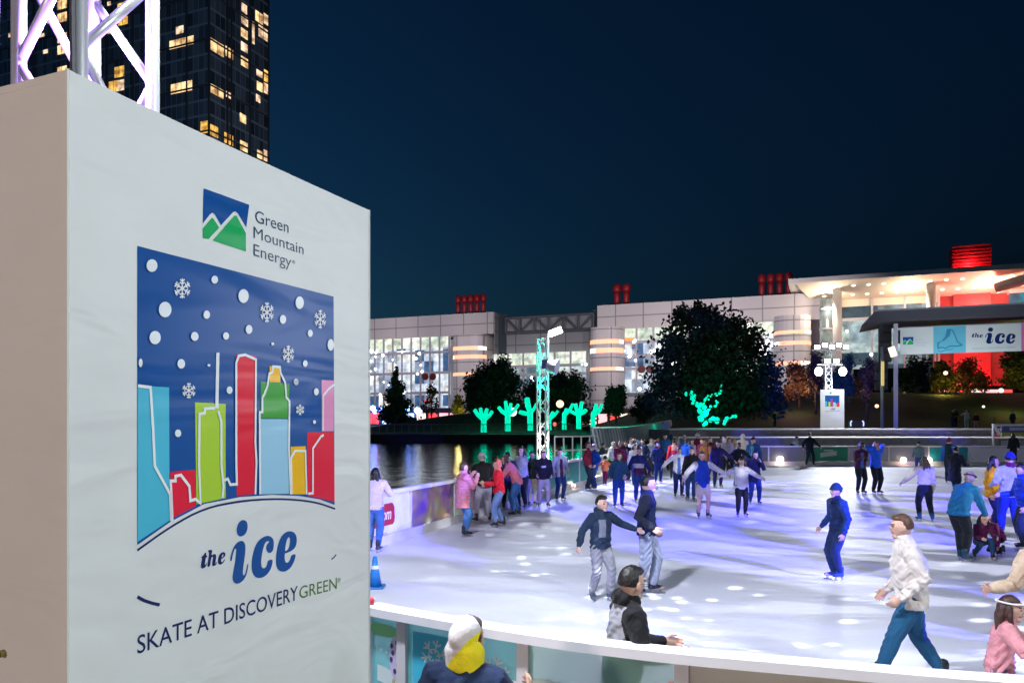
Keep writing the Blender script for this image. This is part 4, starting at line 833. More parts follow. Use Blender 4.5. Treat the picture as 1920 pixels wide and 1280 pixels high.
for px, r in ((1562, .95), (1738, .95)):
    a = ba(px + 8, -6); m = MB(); m.tube([BF.pt(a, 1.2, -6), BF.pt(a, zs - 1.0, -6)], r, 14); m.build('column', creamw, hall, smooth=True)
a = ba(1550, -3); m = MB(); m.tube([BF.pt(a, 1.2, -3), BF.pt(a, zs - 2.6, -3)], 1.5, 16); m.build('glass_stair', lit_glass('stair_glass', [(0, (.25, .3, .3)), (.5, (.35, .4, .36)), (.8, (.2, .22, .3))], 2, 5, .6), hall, smooth=True)
for dz in range(6): m = MB(); m.tube([BF.pt(a, 6 + dz * 4.5, -3), BF.pt(a, 6.4 + dz * 4.5, -3)], 1.62, 16); m.build('stair_band', mull, hall)
redw = mat('red_wall', (.34, .05, .05), .6, var=.1, vscale=.2); redb = mat('red_tower', (.62, .05, .06), .5, var=.08, vscale=.3)
hbox('red_wall', 1758, 1895, 520, 800, 3.0, 9, redw)
hbox('red_tower', 1788, 1858, 470, 800, 2.0, 8, redb)
m = MB()
for i in range(7): z = bz_(1823, 460 + 6.5 * i, 1.6); m.fbox(BF, ba(1785, 1.6), ba(1859, 1.6), z - .42, z, 1.2, 7.6)
m.build('louver', redb, hall)
lamp('red_uplight', 'POINT', BF.pt(ba(1810, -2), bz_(1810, 576, 0), -2), 1500, (1, .10, .10), None, .4); lamp('red_uplight', 'POINT', BF.pt(ba(1845, -2), bz_(1845, 576, 0), -2), 1500, (1, .10, .10), None, .4)
lamp('red_uplight', 'POINT', BF.pt(ba(1825, -5), bz_(1825, 487, -5), 0), 700, (1, .08, .10), None, .4)
lamp('red_uplight', 'POINT', BF.pt(ba(1815, -5), bz_(1815, 735, -5), -5), 2200, (1, .07, .12), None, .4); lamp('red_uplight', 'POINT', BF.pt(ba(1845, -5), bz_(1845, 735, -5), -5), 2200, (1, .10, .10), None, .4)
hbox('side_window', 1893, 1990, 545, 575, 1.0, 2.0, lit_glass('cyan_window', [(0, (.02, .25, .32)), (.5, (.08, .45, .55)), (.8, (.03, .12, .2))], 2.5, 3, .8))
hbox('side_wall', 1893, 2050, 520, 545, .6, 3, creamw)
m = MB(); q0, q1 = er(1868, 540, -8), er(2000, 500, -14); m.tube([q0, q1], 1.1, 10); m.build('canopy_strut', creamw, hall)
# added spots, standing in for city light on the hall's white panels
for px, e in ((640, 5200), (760, 4600), (880, 4600), (1010, 2600), (1130, 4400), (1240, 4400), (1360, 4400), (1480, 4600)):
    p = BF.pt(ba(px, -42), 24, -42); lamp('facade_wash', 'SPOT', p, e * 3.3, (1.0, .88, .92), BF.pt(ba(px), 24, 0), .6, 80, .8)
# shops and lights along the street
def shop(px0, px1, y0, y1, Z, mm, label, k):
    c = at((px0 + px1) / 2, y1, Z); t = thing('street_shop', c, label, 'shop', 'lit shops along the street'); w = (px1 - px0) * Z / F; h = (y1 - y0) * Z / F
    MB().box(c + V(0, 1.5, h * .5 + .2), w + .5, 3, h + .5).build('wall', mat('shop_wall', (.14, .13, .14), .7), t)
    n = max(2, int(w / 2.2)); g = random.Random(k)
    for i in range(n):
        x = c.x - w / 2 + (i + .5) * w / n; MB().box((x, Z - .06, c.z + h * .42), w / n * .82, .08, h * .72).build('window', mm[g.randrange(len(mm))], t)
    MB().box(c + V(0, -.5, h * .9), w, 1.0, .2).build('awning', mat('awning', (.3, .06, .06), .7), t)
RE = glow('shop_red', (1.0, .08, .07), 1.2); WH = glow('shop_white', (1.0, .82, .66), 1.2); BL = glow('shop_blue', (.10, .25, 1.0), 2.2); LB_ = glow('shop_pale_blue', (.55, .72, 1.0), 1.3); PK = glow('shop_pink', (1.0, .50, .52), 1.2); AM = glow('shop_amber', (1.0, .62, .25), .8)
shop(600, 712, 767, 797, 178, [BL, RE, LB_], 'street shop with red and deep blue windows, partly behind the near pillar', 1); shop(714, 800, 768, 797, 180, [LB_, PK, WH, BL], 'street shop with pale pink and white windows behind the evergreen', 2); shop(802, 862, 768, 796, 181, [RE, WH, PK], 'street shop with red windows left of the mound', 3)
shop(985, 1078, 768, 797, 178, [WH, AM, RE], 'street shop with cream windows behind the pond mast', 4); shop(1080, 1140, 770, 797, 180, [RE, WH, PK], 'street shop with red windows behind the green stump trees', 5); shop(1142, 1196, 769, 796, 182, [RE, RE, AM, WH], 'street shop with red and amber windows left of the big oak', 6); shop(1200, 1290, 772, 796, 183, [WH, AM], 'street shop with cream windows behind the foot of the big oak', 7)
shop(1600, 1625, 728, 739, 140, [RE, WH], 'small red kiosk on the hill beside the terrace mast', 8); shop(1690, 1790, 729, 740, 134, [RE, PK, RE, AM], 'low red lit kiosk row on the hill under the banner', 9); shop(1792, 1900, 728, 738, 132, [RE, AM, RE, PK], 'low red and amber kiosk row at the foot of the red tower', 10)
def street_lamp(px, py, Z, r, col, label, ground_y):
    c = at(px, py, Z); b = at(px, ground_y, Z); t = thing('street_lamp', b, label, 'street lamp', 'globe lamps along the street')
    MB().tube([b, c - UP * r * .9], [.09, .06], 6).build('pole', mat('lamp_pole', (.03, .03, .03), .5), t)
    MB().ball(c, r, r, r, 10, 7).build('lamp_shade', col, t, smooth=True)
LG = glow('globe_warm', (1, .82, .55), 1.6); LW = glow('globe_cool', (.8, .9, 1), 2.0); LBm = glow('globe_blue', (.10, .25, 1), 16.0); LRd = glow('globe_red', (1, .1, .08), 1.5); LO = glow('globe_amber', (1, .7, .45), 1.4); LC = glow('globe_teal', (.3, .9, .9), 1.5)
for px, py, Z, r, c, lab, gy in ((725, 762, 168, .55, LO, 'amber globe lamp between the near pillar and the evergreen', 797), (750, 770, 172, .7, LW, 'cool white globe lamp behind the evergreen, upper of two', 797), (785, 771, 172, .8, LW, 'large cool white globe lamp right of the evergreen', 797), (703, 771, 172, .5, LBm, 'blue globe lamp beside the near pillar edge', 797), (738, 773, 173, .45, LBm, 'small blue globe lamp left of the evergreen trunk', 797), (730, 774, 170, .45, LRd, 'red globe lamp beside the evergreen', 797), (800, 752, 170, .55, LRd, 'red globe lamp in front of the lit glass, right of the evergreen', 797),
                         (961, 772, 130, .75, WH, 'bright cream globe lamp between the first two tall stumps', 808), (1050, 757, 140, .7, LO, 'pale orange globe lamp above the green stumps', 805), (1040, 795, 128, .32, LRd, 'small red globe lamp low between the stumps', 806), (1143, 768, 150, .55, LG, 'yellow globe lamp at the right end of the stump row, taller of the pair', 800), (1156, 769, 152, .4, LG, 'thin yellow globe lamp right of the stump row', 800), (1262, 782, 120, .45, WH, 'cream globe lamp beneath the left side of the big oak', 797), (1283, 783, 120, .5, WH, 'cream globe lamp beneath the middle of the big oak', 797),
                         (1644, 761, 90, .22, LO, 'small amber lamp on the dark hill left of the stage column', 768), (1844, 762, 86, .14, LG, 'tiny yellow lamp on the dark hill above the pink hat', 768), (1718, 727, 128, .55, LC, 'teal lamp on the hill under the white part of the banner', 741), (1750, 727, 128, .45, LC, 'smaller teal lamp on the hill under the cyan part of the banner', 741), (1740, 735, 126, .42, WH, 'white lamp in the red strip under the cyan part of the banner', 742), (1831, 733, 126, .4, WH, 'white lamp in the red strip right of the red tower foot', 741), (1877, 732, 126, .4, WH, 'white lamp at the right end of the red strip', 740), (1773, 699, 105, .28, WH, 'white lamp hanging among the golden leaves', 741)):
    street_lamp(px, py, Z, r, c, lab, gy)
for k in range(6):
    px = 699 + 16.5 * k; street_lamp(px, 765 + (k % 2) * 4, 174, .62, LBm, 'blue globe lamp in the row along the street left of the mound', 797)
# ================================================================== dark residential tower
TC = at(393, HY, 165); TC.z = 0; TH = 125
tower = thing('apartment_tower', TC, 'tall dark glass tower with scattered warm lit windows', 'building')
def curtain(name, base, floor_h, bayw):
    m = mat(name, base, .2, spec=.6); N = m.node_tree.nodes; L = m.node_tree.links; b = N['Principled BSDF']; tc = N.new('ShaderNodeTexCoord'); mp = N.new('ShaderNodeMapping'); mp.inputs['Rotation'].default_value = (0, 0, math.atan2(-G1.y, G1.x)); L.new(tc.outputs['Object'], mp.inputs[0])
    sp_ = N.new('ShaderNodeSeparateXYZ'); L.new(mp.outputs[0], sp_.inputs[0]); ad = N.new('ShaderNodeMath'); ad.operation = 'ADD'; L.new(sp_.outputs[0], ad.inputs[0]); L.new(sp_.outputs[1], ad.inputs[1])
    ms = []; cb = N.new('ShaderNodeCombineXYZ')
    for i, (src, s, wd) in enumerate(((ad.outputs[0], bayw, .14), (sp_.outputs[2], floor_h, .5))):
        d = N.new('ShaderNodeMath'); d.operation = 'DIVIDE'; L.new(src, d.inputs[0]); d.inputs[1].default_value = s; f = N.new('ShaderNodeMath'); f.operation = 'FRACT'; L.new(d.outputs[0], f.inputs[0]); c = N.new('ShaderNodeMath'); c.operation = 'LESS_THAN'; L.new(f.outputs[0], c.inputs[0]); c.inputs[1].default_value = wd / s; ms.append(c)
        fl = N.new('ShaderNodeMath'); fl.operation = 'FLOOR'; L.new(d.outputs[0], fl.inputs[0]); L.new(fl.outputs[0], cb.inputs[i])
    a = N.new('ShaderNodeMath'); a.operation = 'MAXIMUM'; L.new(ms[0].outputs[0], a.inputs[0]); L.new(ms[1].outputs[0], a.inputs[1])
    wn_ = N.new('ShaderNodeTexWhiteNoise'); wn_.noise_dimensions = '2D'; L.new(cb.outputs[0], wn_.inputs['Vector']); cr = N.new('ShaderNodeValToRGB'); L.new(wn_.outputs['Value'], cr.inputs[0]); cr.color_ramp.elements[0].color = (*[c * .5 for c in base], 1); cr.color_ramp.elements[1].color = (*[c * 2.0 for c in base], 1)
    x = N.new('ShaderNodeMix'); x.data_type = 'RGBA'; L.new(a.outputs[0], x.inputs[0]); L.new(cr.outputs[0], x.inputs[6]); x.inputs[7].default_value = (base[0] * 3.2, base[1] * 3.2, base[2] * 3.2, 1); L.new(x.outputs[2], b.inputs['Base Color']); return m
cw = curtain('curtain_wall', (.07, .095, .13), 3.25, 1.55)
m = MB(); q = [TC, TC + G2 * 18.8, TC + G2 * 18.8 - G1 * 72, TC - G1 * 72]; m.prism([V(p.x, p.y, .5) for p in q], UP * TH); m.build('facade', cw, tower)
m = MB()
for fl in range(2, 38, 3): m.box(TC + G2 * 9.4 - G1 * 36 + UP * (fl * 3.25), 72.5, 19.3, .35, G1, G2)
m.build('floor_band', mat('tower_band', (.07, .08, .1), .4), tower)
m = MB()
for a in (0.05, 6.2, 14, 22, 30, 42, 54): m.box(TC - G1 * a - G2 * .1 + UP * 60, .35, .3, 118, G1, G2)
for a in (5.2, 6.4, 12.4, 18.7): m.box(TC + G2 * a + G1 * .1 + UP * 60, .3, .35, 118, G1, G2)
m.build('pilaster', mat('tower_pilaster', (.055, .06, .075), .4), tower)
def warm_window(name, base, s, sc):
    m = bpy.data.materials.new(name); m.use_nodes = True; N = m.node_tree.nodes; L = m.node_tree.links; b = N['Principled BSDF']; b.inputs['Base Color'].default_value = (.1, .07, .05, 1); tc = N.new('ShaderNodeTexCoord'); nz = N.new('ShaderNodeTexNoise'); nz.inputs['Scale'].default_value = sc; nz.inputs['Detail'].default_value = 4; L.new(tc.outputs['Object'], nz.inputs[0])
    cr = N.new('ShaderNodeValToRGB'); L.new(nz.outputs['Fac'], cr.inputs[0]); e = cr.color_ramp.elements; e[0].position = .36; e[0].color = (base[0] * .25, base[1] * .2, base[2] * .15, 1); e[1].position = .62; e[1].color = (*base, 1); L.new(cr.outputs[0], b.inputs['Emission Color']); b.inputs['Emission Strength'].default_value = s * 1.35; return m
ww = [warm_window('warm_window', (1.0, .66, .32), .95, .55), warm_window('peach_window', (1.0, .70, .48), .85, .6), warm_window('gold_window', (1.0, .58, .12), .85, .7)]
LF = Frame(TC, G1); RF = Frame(TC, G2)
def twin(fr, x0, y0, x1, y1, mi):
    a0, z1 = fr.uv(x0, y0); a1, _ = fr.uv(x1, y0); _, z0 = fr.uv(x0, y1); sg = -1 if fr is LF else 1
    d = fr.d if fr is LF else -G1                                     # inward
    mb = MB(); c = [fr.pt(a, z) - d * .09 for a, z in ((a0, z0), (a1, z0), (a1, z1), (a0, z1))]; mb.prism(c, d * .07); o = mb.build('window', ww[mi], tower)
    mb = MB(); n = max(1, round(abs(a1 - a0) / 1.6))
    for i in range(1, n): a = a0 + (a1 - a0) * i / n; mb.box(fr.pt(a, (z0 + z1) / 2) - d * .13, .09, .06, z1 - z0, fr.e, fr.d)
    if mb.v: mb.build('mullion', MATS['tower_band'], o)
Z4 = lambda x, y: (x / 3.692, y / 3.692)
for x0, y0, x1, y1, k, mi in ((1175, 288, 1340, 345, 0, 0), (1185, 588, 1330, 655, 0, 0), (1395, 845, 1438, 925, 0, 2), (1450, 505, 1, 1, 0, 0), (1220, 190, 1270, 240, 0, 1), (1390, 845, 1436, 928, 0, 2)):
    if x1 > 1: twin(LF, *Z4(x0, y0), *Z4(x1, y1), mi)
for x, y in ((400, 10), (400, 100), (400, 240), (400, 320), (400, 470)): twin(LF, *Z4(x, y), *Z4(x + 62, y + 62), [0, 0, 1, 1, 0][(x + y) % 5])
for x, y in ((815, 30), (820, 110), (795, 470), (795, 565), (755, 570)): twin(LF, *Z4(x, y), *Z4(x + 64, y + 72), [2, 1, 2][(x + y) % 3])
for x, y in ((330, 140), (300, 350), (745, 210), (60, 235), (275, 240), (735, 20)): twin(LF, *Z4(x, y), *Z4(x + 32, y + 26), 1)
for x0, y0, x1, y1, mi in ((1458, 262, 1548, 345, 0), (1560, 318, 1612, 385, 0), (1458, 580, 1545, 640, 0), (1565, 630, 1605, 670, 1), (1448, 855, 1508, 930, 2), (1553, 915, 1612, 985, 2),
                           (1672, 18, 1708, 78, 1), (1670, 98, 1715, 160, 1), (1668, 190, 1712, 250, 0), (1668, 285, 1712, 345, 1), (1668, 385, 1715, 450, 0), (1660, 780, 1702, 840, 0), (1662, 970, 1712, 1035, 0),
                           (1768, 70, 1818, 140, 0), (1825, 90, 1856, 160, 1), (1790, 170, 1850, 250, 1), (1775, 470, 1815, 520, 1), (1828, 480, 1852, 560, 2), (1778, 560, 1815, 620, 0), (1825, 570, 1852, 640, 1), (1772, 650, 1800, 700, 1), (1780, 1035, 1815, 1090, 0), (1825, 1035, 1848, 1110, 1), (1745, 150, 1760, 300, 1)):
    twin(RF, *Z4(x0, y0), *Z4(x1, y1), mi)
g = random.Random(4)
for i in range(34):                                               # lit flats lower down the tower, behind the sign pillar
    fr = LF if i % 3 else RF; z0 = 6 + 3.25 * g.randrange(0, 16); a0 = -g.uniform(3, 66) if fr is LF else g.uniform(1, 15); d = fr.d if fr is LF else -G1; wd = g.choice((1.5, 1.5, 3.0))
    MB().prism([fr.pt(a, z) - d * .09 for a, z in ((a0, z0), (a0 + wd, z0), (a0 + wd, z0 + 1.9), (a0, z0 + 1.9))], d * .07).build('window', ww[i % 3], tower)
# ================================================================== stage pavilion, banner, speakers
PF = Frame((0, 74.5, 0), G1); stage_m = mat('stage_grey', (.06, .065, .08), .5, var=.1)
pav = thing('stage_pavilion', PF.pt(PF.uv(1800, HY)[0], 2.02, 0), 'open stage pavilion with a flat dark roof on a slim grey column', 'pavilion')
pa = lambda px, w=0.0: PF.uv(px, HY, w)[0]
zr = PF.uv(1760, 578)[1]
m = MB(); aL = pa(1640); aR = pa(2080)
m.prism([PF.pt(aL, zr, 0), PF.pt(aR, zr, 0), PF.pt(aR, zr - .85, 0), PF.pt(aL + .5, zr - .80, 0), PF.pt(aL - .95, zr - 1.05, 0)], G2 * 5.5); m.build('roof', stage_m, pav)
m = MB(); m.fbox(PF, aL, aR, zr + .005, zr + .12, -.12, .1); m.build('roof_edge', mat('edge_metal', (.35, .36, .4), .4, .5), pav)
m = MB(); m.fbox(PF, pa(1676), pa(1684), 2.02, zr - 1.03, .1, .45); m.build('column', mat('column_grey', (.36, .36, .42), .5), pav)
m = MB(); m.fbox(PF, pa(1690), pa(2080), zr - 2.2, zr - 1.08, 4.6, 5.0); m.build('rear_beam', mat('beam_dark', (.02, .02, .022), .7), pav)
m = MB(); m.tube([PF.pt(pa(1654, 1.5), 2.02, 1.5), PF.pt(pa(1654, 1.5), PF.uv(1654, 650, 1.5)[1], 1.5)], .14, 10); m.build('column', mat('pole_grey', (.24, .26, .27), .5), pav, smooth=True)
ban = thing('hanging_banner', PF.pt(pa(1800, .6), 8, .6), 'long printed banner with white, cyan and pink fields hanging under the stage roof', 'banner')
zt2, zb2 = PF.uv(1760, 612.5, .6)[1], PF.uv(1760, 662.5, .6)[1]
bq = dict(white=(.62, .62, .66), cyan=(.10, .42, .54), pink=(.55, .16, .36))
for key, x0, x1 in (('white', 1688, 1750), ('cyan', 1750, 1811), ('white', 1811, 1915), ('pink', 1915, 1990)):
    m = MB(); m.fbox(PF, pa(x0, .6) + .002, pa(x1, .6), zb2, zt2, .6, .66); m.build('field', mat('banner_' + key, bq[key], .55, var=.06, vscale=.8), ban)
m = MB(); m.fbox(PF, pa(1688, .6), pa(1990, .6), zt2 + .002, zt2 + .08, .55, .7); m.build('batten', MATS['edge_metal'], ban)
class PL3(Plane2):
    def px(s, x, y): return s.fr.uv(x, y, .6)
    def p(s, a, z, k): return s.fr.pt(a, z, .6 - .006 * k)
bp2 = PL3(PF, -1)
m = MB(); bp2.poly(m, [(1693, 632), (1712.5, 631.5), (1712.5, 641), (1706, 635), (1700, 640), (1697, 637), (1693, 640)], 1); m.build('logo_block', ink['blue'], ban)
m = MB(); bp2.poly(m, [(1693, 641), (1697, 638), (1700, 641), (1698, 646), (1693, 646)], 1); bp2.poly(m, [(1700, 646), (1706, 636.5), (1712.5, 642), (1712.5, 645.5)], 1); m.build('logo_mountain', ink['mount'], ban)
m = MB()
for i, (wd) in enumerate(('Green', 'Mountain', 'Energy')): bp2.text(m, wd, (1717, 638.5 + i * 5), (1717 + (14, 22, 18)[i], 638 + i * 5), (1717, 635 + i * 5), 1)
m.build('logo_lettering', mat('faint_ink', (.42, .45, .52), .6), ban)
sk = Q_ = lambda l: [(1660 + x / 7.11, 570 + y / 7.11) for x, y in l]
m = MB(); bp2.poly(m, sk([(820, 330), (880, 330), (860, 420), (780, 490), (740, 500), (800, 430)]), 1)
bp2.line(m, sk([(885, 335), (930, 420), (960, 500), (1020, 545)]), .09, 1); bp2.line(m, sk([(740, 505), (700, 520), (705, 590), (760, 575), (800, 590), (860, 560), (960, 560), (1030, 545)]), .10, 2); bp2.line(m, sk([(700, 625), (740, 635), (800, 615), (900, 600)]), .06, 1)
m.build('skate_drawing', mat('skate_ink', (.015, .20, .34), .6), ban)
m = MB()
for gl in glyphs():
    bp2.poly(m, [[(1822 + (x - 376) * .455, (623.5 - (x - 376) * .01) + (y - 1032 + (x - 376) * .30) * .26) for x, y in l] for l in gl], 1)
m.build('title_lettering', ink['ink'], ban)
m = MB(); bp2.text(m, 'SKATE AT DISCOVERY GREEN', (1823, 655), (1904, 652), (1823, 652), 1); m.build('slogan_lettering', mat('grey_ink', (.3, .34, .4), .6), ban)
lamp('banner_fill', 'SPOT', PF.pt(pa(1800, -5), 4.2, -5), 1500, (.86, .9, 1.0), PF.pt(pa(1810, .6), 10.5, .6), .3, 95, .5)  # spot added in front of the stage to brighten the banner
ls = thing('speaker_stack', PF.pt(pa(1656, 2.5), 2.02, 2.5), 'tall dark hanging speaker stack left of the stage column', 'speakers')
for i in range(7):
    y0 = 606 + i * 18; xo = (-9 if i > 3 else -2); m = MB(); m.fbox(PF, pa(1650 + xo, 2.5), pa(1674 + xo, 2.5), PF.uv(1656, y0 + 17, 2.5)[1], PF.uv(1656, y0, 2.5)[1], 2.5, 3.6); m.build('speaker_box', mat('speaker_black', (.006, .007, .010), .6), ls, bevel=.03)
m = MB(); m.tube([PF.pt(pa(1657, 2.4), PF.uv(1656, 735, 2.5)[1], 3), PF.pt(pa(1657, 2.4), zr - 1.0, 3)], .05, 6); m.build('chain', MATS['black_metal'], ls)
m = MB(); m.box(PF.pt(pa(1673, 0), PF.uv(1673, 660)[1], -.4), .45, .3, .8, V(.9, .1, .3).normalized(), V(0, 1, 0), V(-.3, 0, .9).normalized()); tag(m.build('floodlight', glow('stage_flood', (1, .95, .75), .8)), 'pale tilted floodlight fixed beside the stage column', 'floodlight')
m = MB(); c = at(1655, 700, 60.5); m.box(c, .2, .1, 1.9); tag(m.build('warning_flag', glow('yellow_strip', (.8, .62, .15), .55)), 'narrow yellow lit strip beside the hanging speakers', 'light strip')
# advertising table at the far right of the terrace, and a wheeled case on the stage edge
ad = thing('advert_frame', at(1890, 850, 50), 'white framed advertising boards at the right end of the terrace', 'sign')
for y0, y1, c, nm in ((799, 809, (.10, .12, .30), 'blue_board'), (811, 818, (.50, .52, .14), 'yellow_board'), (826, 836, (.42, .46, .56), 'pale_board')):
    p0, p1 = at(1877, y1, 48.2), at(1960, y0, 48.2); m = MB(); m.box((p0 + p1) / 2, p1.x - p0.x, .06, p1.z - p0.z); m.build('board', mat(nm, c, .5, var=.2, vscale=1.5), ad)
m = MB(); m.tube([at(1862, 850, 48.1), at(1862, 796, 48.1), at(1960, 796, 48.1)], .09, 6); m.tube([at(1864, 797, 48.05), at(1874, 815, 48.05)], .1, 6); m.build('frame', rail_m, ad)
m = MB(); p0, p1 = at(1893, 806.5, 48.14), at(1960, 801, 48.14); m.box((p0 + p1) / 2, p1.x - p0.x, .02, p1.z - p0.z); m.build('board_print', mat('pale_print', (.45, .5, .6), .5), ad)
cs_ = at(1604, 796, 61.5); t = thing('equipment_case', cs_, 'dark case with two pale blue lit corners on the stage edge', 'case'); MB().box(cs_ - UP * .0, 1.0, .5, .55).build('body', MATS['speaker_black'], t, bevel=.04)
m = MB()
for sx in (-1, 1): m.tube([cs_ + V(sx * .52, -.3, .18), cs_ + V(sx * .42, -.3, .32)], .05, 6); m.tube([cs_ + V(sx * .52, -.3, .18), cs_ + V(sx * .50, -.3, -.1)], .05, 6)
m.build('lit_corner', glow('case_lamp', (.55, .6, 1), .9), t)
# ================================================================== people
def nrm(v): v = np.asarray(v, float); return v / (np.linalg.norm(v) + 1e-9)
def rotx(a): c, s = math.cos(a), math.sin(a); return np.array([[1, 0, 0], [0, c, -s], [0, s, c]])
def roty(a): c, s = math.cos(a), math.sin(a); return np.array([[c, 0, s], [0, 1, 0], [-s, 0, c]])
def rotz(a): c, s = math.cos(a), math.sin(a); return np.array([[c, -s, 0], [s, c, 0], [0, 0, 1]])
class PM:
    """closed lofts and lobes in the figure's own frame (x to its left hand, -y forward, z up), fused later into one surface"""
    def __init__(s): s.v = []; s.f = []; s.n = 0
    def add(s, v, f): s.v.append(np.asarray(v, float)); s.f += [tuple(i + s.n for i in q) for q in f]; s.n += len(v)
    def loft(s, pts, rad, side=None, n=12, cap=.95):
        """pts (k,3); rad list of (rx, ry); side = direction of rx"""
        pts = np.asarray(pts, float); k = len(pts); rs = [(r, r) if not hasattr(r, '__len__') else r for r in rad]
        sd = nrm(side) if side is not None else None; rings = []
        for i in range(k):
            d = nrm(pts[min(i + 1, k - 1)] - pts[max(i - 1, 0)])
            if sd is None: sd = nrm(np.cross(d, [0.3, 1, 0.2]))
            x = nrm(sd - d * np.dot(sd, d)); y = np.cross(d, x); sd = x
            a = np.linspace(0, 2 * np.pi, n, endpoint=False)
            rings.append((pts[i], x, y, d, rs[i], a))
        v = []; 
        def ring(c, x, y, r, a): return c + np.outer(np.cos(a) * r[0], x) + np.outer(np.sin(a) * r[1], y)
        c, x, y, d, r, a = rings[0]; m = min(r); v.append((c - d * m * cap)[None]); v.append(ring(c - d * m * cap * .65, x, y, (r[0] * .75, r[1] * .75), a))
        for c, x, y, d, r, a in rings: v.append(ring(c, x, y, r, a))
        c, x, y, d, r, a = rings[-1]; m = min(r); v.append(ring(c + d * m * .62, x, y, (r[0] * .75, r[1] * .75), a)); v.append((c + d * m * .95)[None])
        f = [(0, 1 + (j + 1) % n, 1 + j) for j in range(n)]; R_ = k + 2
        for i in range(R_ - 1): f += [(1 + i * n + j, 1 + i * n + (j + 1) % n, 1 + (i + 1) * n + (j + 1) % n, 1 + (i + 1) * n + j) for j in range(n)]
        e = 1 + R_ * n; f += [(e, e - n + j, e - n + (j + 1) % n) for j in range(n)]
        s.add(np.concatenate(v), f)
    def lobe(s, c, r, M=np.eye(3), n=12, m=8, warp=None):
        v = [[0, 0, 1.0]]
        for i in range(1, m):
            t = math.pi * i / m
            v += [[math.sin(t) * math.cos(2 * math.pi * k / n), math.sin(t) * math.sin(2 * math.pi * k / n), math.cos(t)] for k in range(n)]
        v.append([0, 0, -1.0]); v = np.array(v) * np.asarray(r)
        if warp is not None: v = warp(v)
        f = [(0, 1 + k, 1 + (k + 1) % n) for k in range(n)]
        for i in range(m - 2): f += [(1 + i * n + k, 1 + (i + 1) * n + k, 1 + (i + 1) * n + (k + 1) % n, 1 + i * n + (k + 1) % n) for k in range(n)]
        b = 1 + (m - 2) * n; f += [(b + k, len(v) - 1, b + (k + 1) % n) for k in range(n)]
        s.add(v @ np.asarray(M).T + np.asarray(c), f)
def ik(a, b, l1, l2, pole):
    d = b - a; L_ = np.linalg.norm(d); L2 = min(L_, (l1 + l2) * .999); u = d / (L_ + 1e-9); b = a + u * L2
    x = (l1 * l1 - l2 * l2 + L2 * L2) / (2 * L2); h = math.sqrt(max(0, l1 * l1 - x * x)); p = nrm(pole - u * np.dot(pole, u)); return a + u * x + p * h, b
ARM = {'down': (.05, .02, -.30), 'fwd': (.0, .22, -.16), 'out': (.26, .02, -.13), 'hips': (.10, .04, -.19), 'pocket': (.055, .06, -.27), 'phone': (-.03, .15, -.02), 'rail': (.02, .24, -.10), 'wide': (.30, .02, -.06), 'head': (.02, .03, .13), 'cross': (-.10, .12, -.14), 'low': (.12, .04, -.27), 'reach': (.0, .20, -.24), 'side': (.22, .06, -.20)}
LEG = {'stand': ((.055, .0, 0), (.055, .0, 0)), 'wide': ((.10, .0, 0), (.10, .0, 0)), 'stride': ((.05, .16, 0), (.06, -.17, .02)), 'glide': ((.06, .06, 0), (.09, -.12, .03)), 'step': ((.055, .08, 0), (.06, -.06, 0)), 'narrow': ((.035, 0, 0), (.035, .03, 0))}
PENDING = []
SKIN = {'light': (.62, .38, .30), 'tan': (.46, .27, .19), 'brown': (.24, .13, .085), 'dark': (.10, .055, .04)}
def cloth(c, kind='cloth'):
    key = 'fabric_%d_%d_%d_%s' % (*[int(255 * x) for x in c], kind)
    return mat(key, c, .78 if kind != 'puffer' else .42, var=.16, vscale=9, bump=.25 if kind == 'knit' else .6, bscale=18 if kind not in ('denim', 'knit') else 60, spec=.2, sheen=.05)
eye_m = mat('eye_dark', (.02, .015, .012), .25); lip_m = mat('lips', (.42, .16, .15), .5); sole_m = mat('skate_plastic', (.012, .014, .02), .35); blade_m = mat('skate_blade', (.6, .62, .66), .25, 1.0); blue_boot = mat('skate_blue', (.02, .05, .22), .4)
def remesh(pm, name, mats, M, parent, loc, voxel, post=None, smooth=2):
    v = np.concatenate(pm.v) @ M.T; me = bpy.data.meshes.new(name); me.from_pydata(v.tolist(), [], pm.f)
    for m in mats: me.materials.append(m)
    o = bpy.data.objects.new(name, me); COL.objects.link(o); o.location = (0, 0, 0) if parent else loc; o.parent = parent
    r = o.modifiers.new('fuse', 'REMESH'); r.mode = 'VOXEL'; r.voxel_size = voxel; r.use_smooth_shade = True
    s_ = o.modifiers.new('even', 'SMOOTH'); s_.iterations = smooth; s_.factor = .5
    PENDING.append((o, mats, post, M)); return o
def flush_people():
    bpy.context.view_layer.update(); dg = bpy.context.evaluated_depsgraph_get(); done = []
    for o, mats, post, M in PENDING: done.append(bpy.data.meshes.new_from_object(o.evaluated_get(dg)))
    for (o, mats, post, M), me in zip(PENDING, done):
        old = o.data; o.modifiers.clear(); me.materials.clear()
        for m in mats: me.materials.append(m)
        me.name = old.name; o.data = me; bpy.data.meshes.remove(old); n = len(me.vertices); co = np.empty(n * 3); me.vertices.foreach_get('co', co); co = co.reshape(-1, 3); loc = co @ np.linalg.inv(M).T
        if post:
            nf = len(me.polygons); mi = np.zeros(nf, np.int32); fc = np.empty(nf * 3); me.polygons.foreach_get('center', fc); fl = fc.reshape(-1, 3) @ np.linalg.inv(M).T
            disp = post(loc, fl, mi)
            if disp is not None: me.vertices.foreach_set('co', (disp @ M.T).reshape(-1))
            me.polygons.foreach_set('material_index', mi)
        me.polygons.foreach_set('use_smooth', np.ones(len(me.polygons), bool)); me.update()
    PENDING.clear()
def seg_dist(p, a, b):
    ab = b - a; t = np.clip(((p - a) @ ab) / (ab @ ab + 1e-9), 0, 1); return np.linalg.norm(p - a - t[:, None] * ab, axis=1)
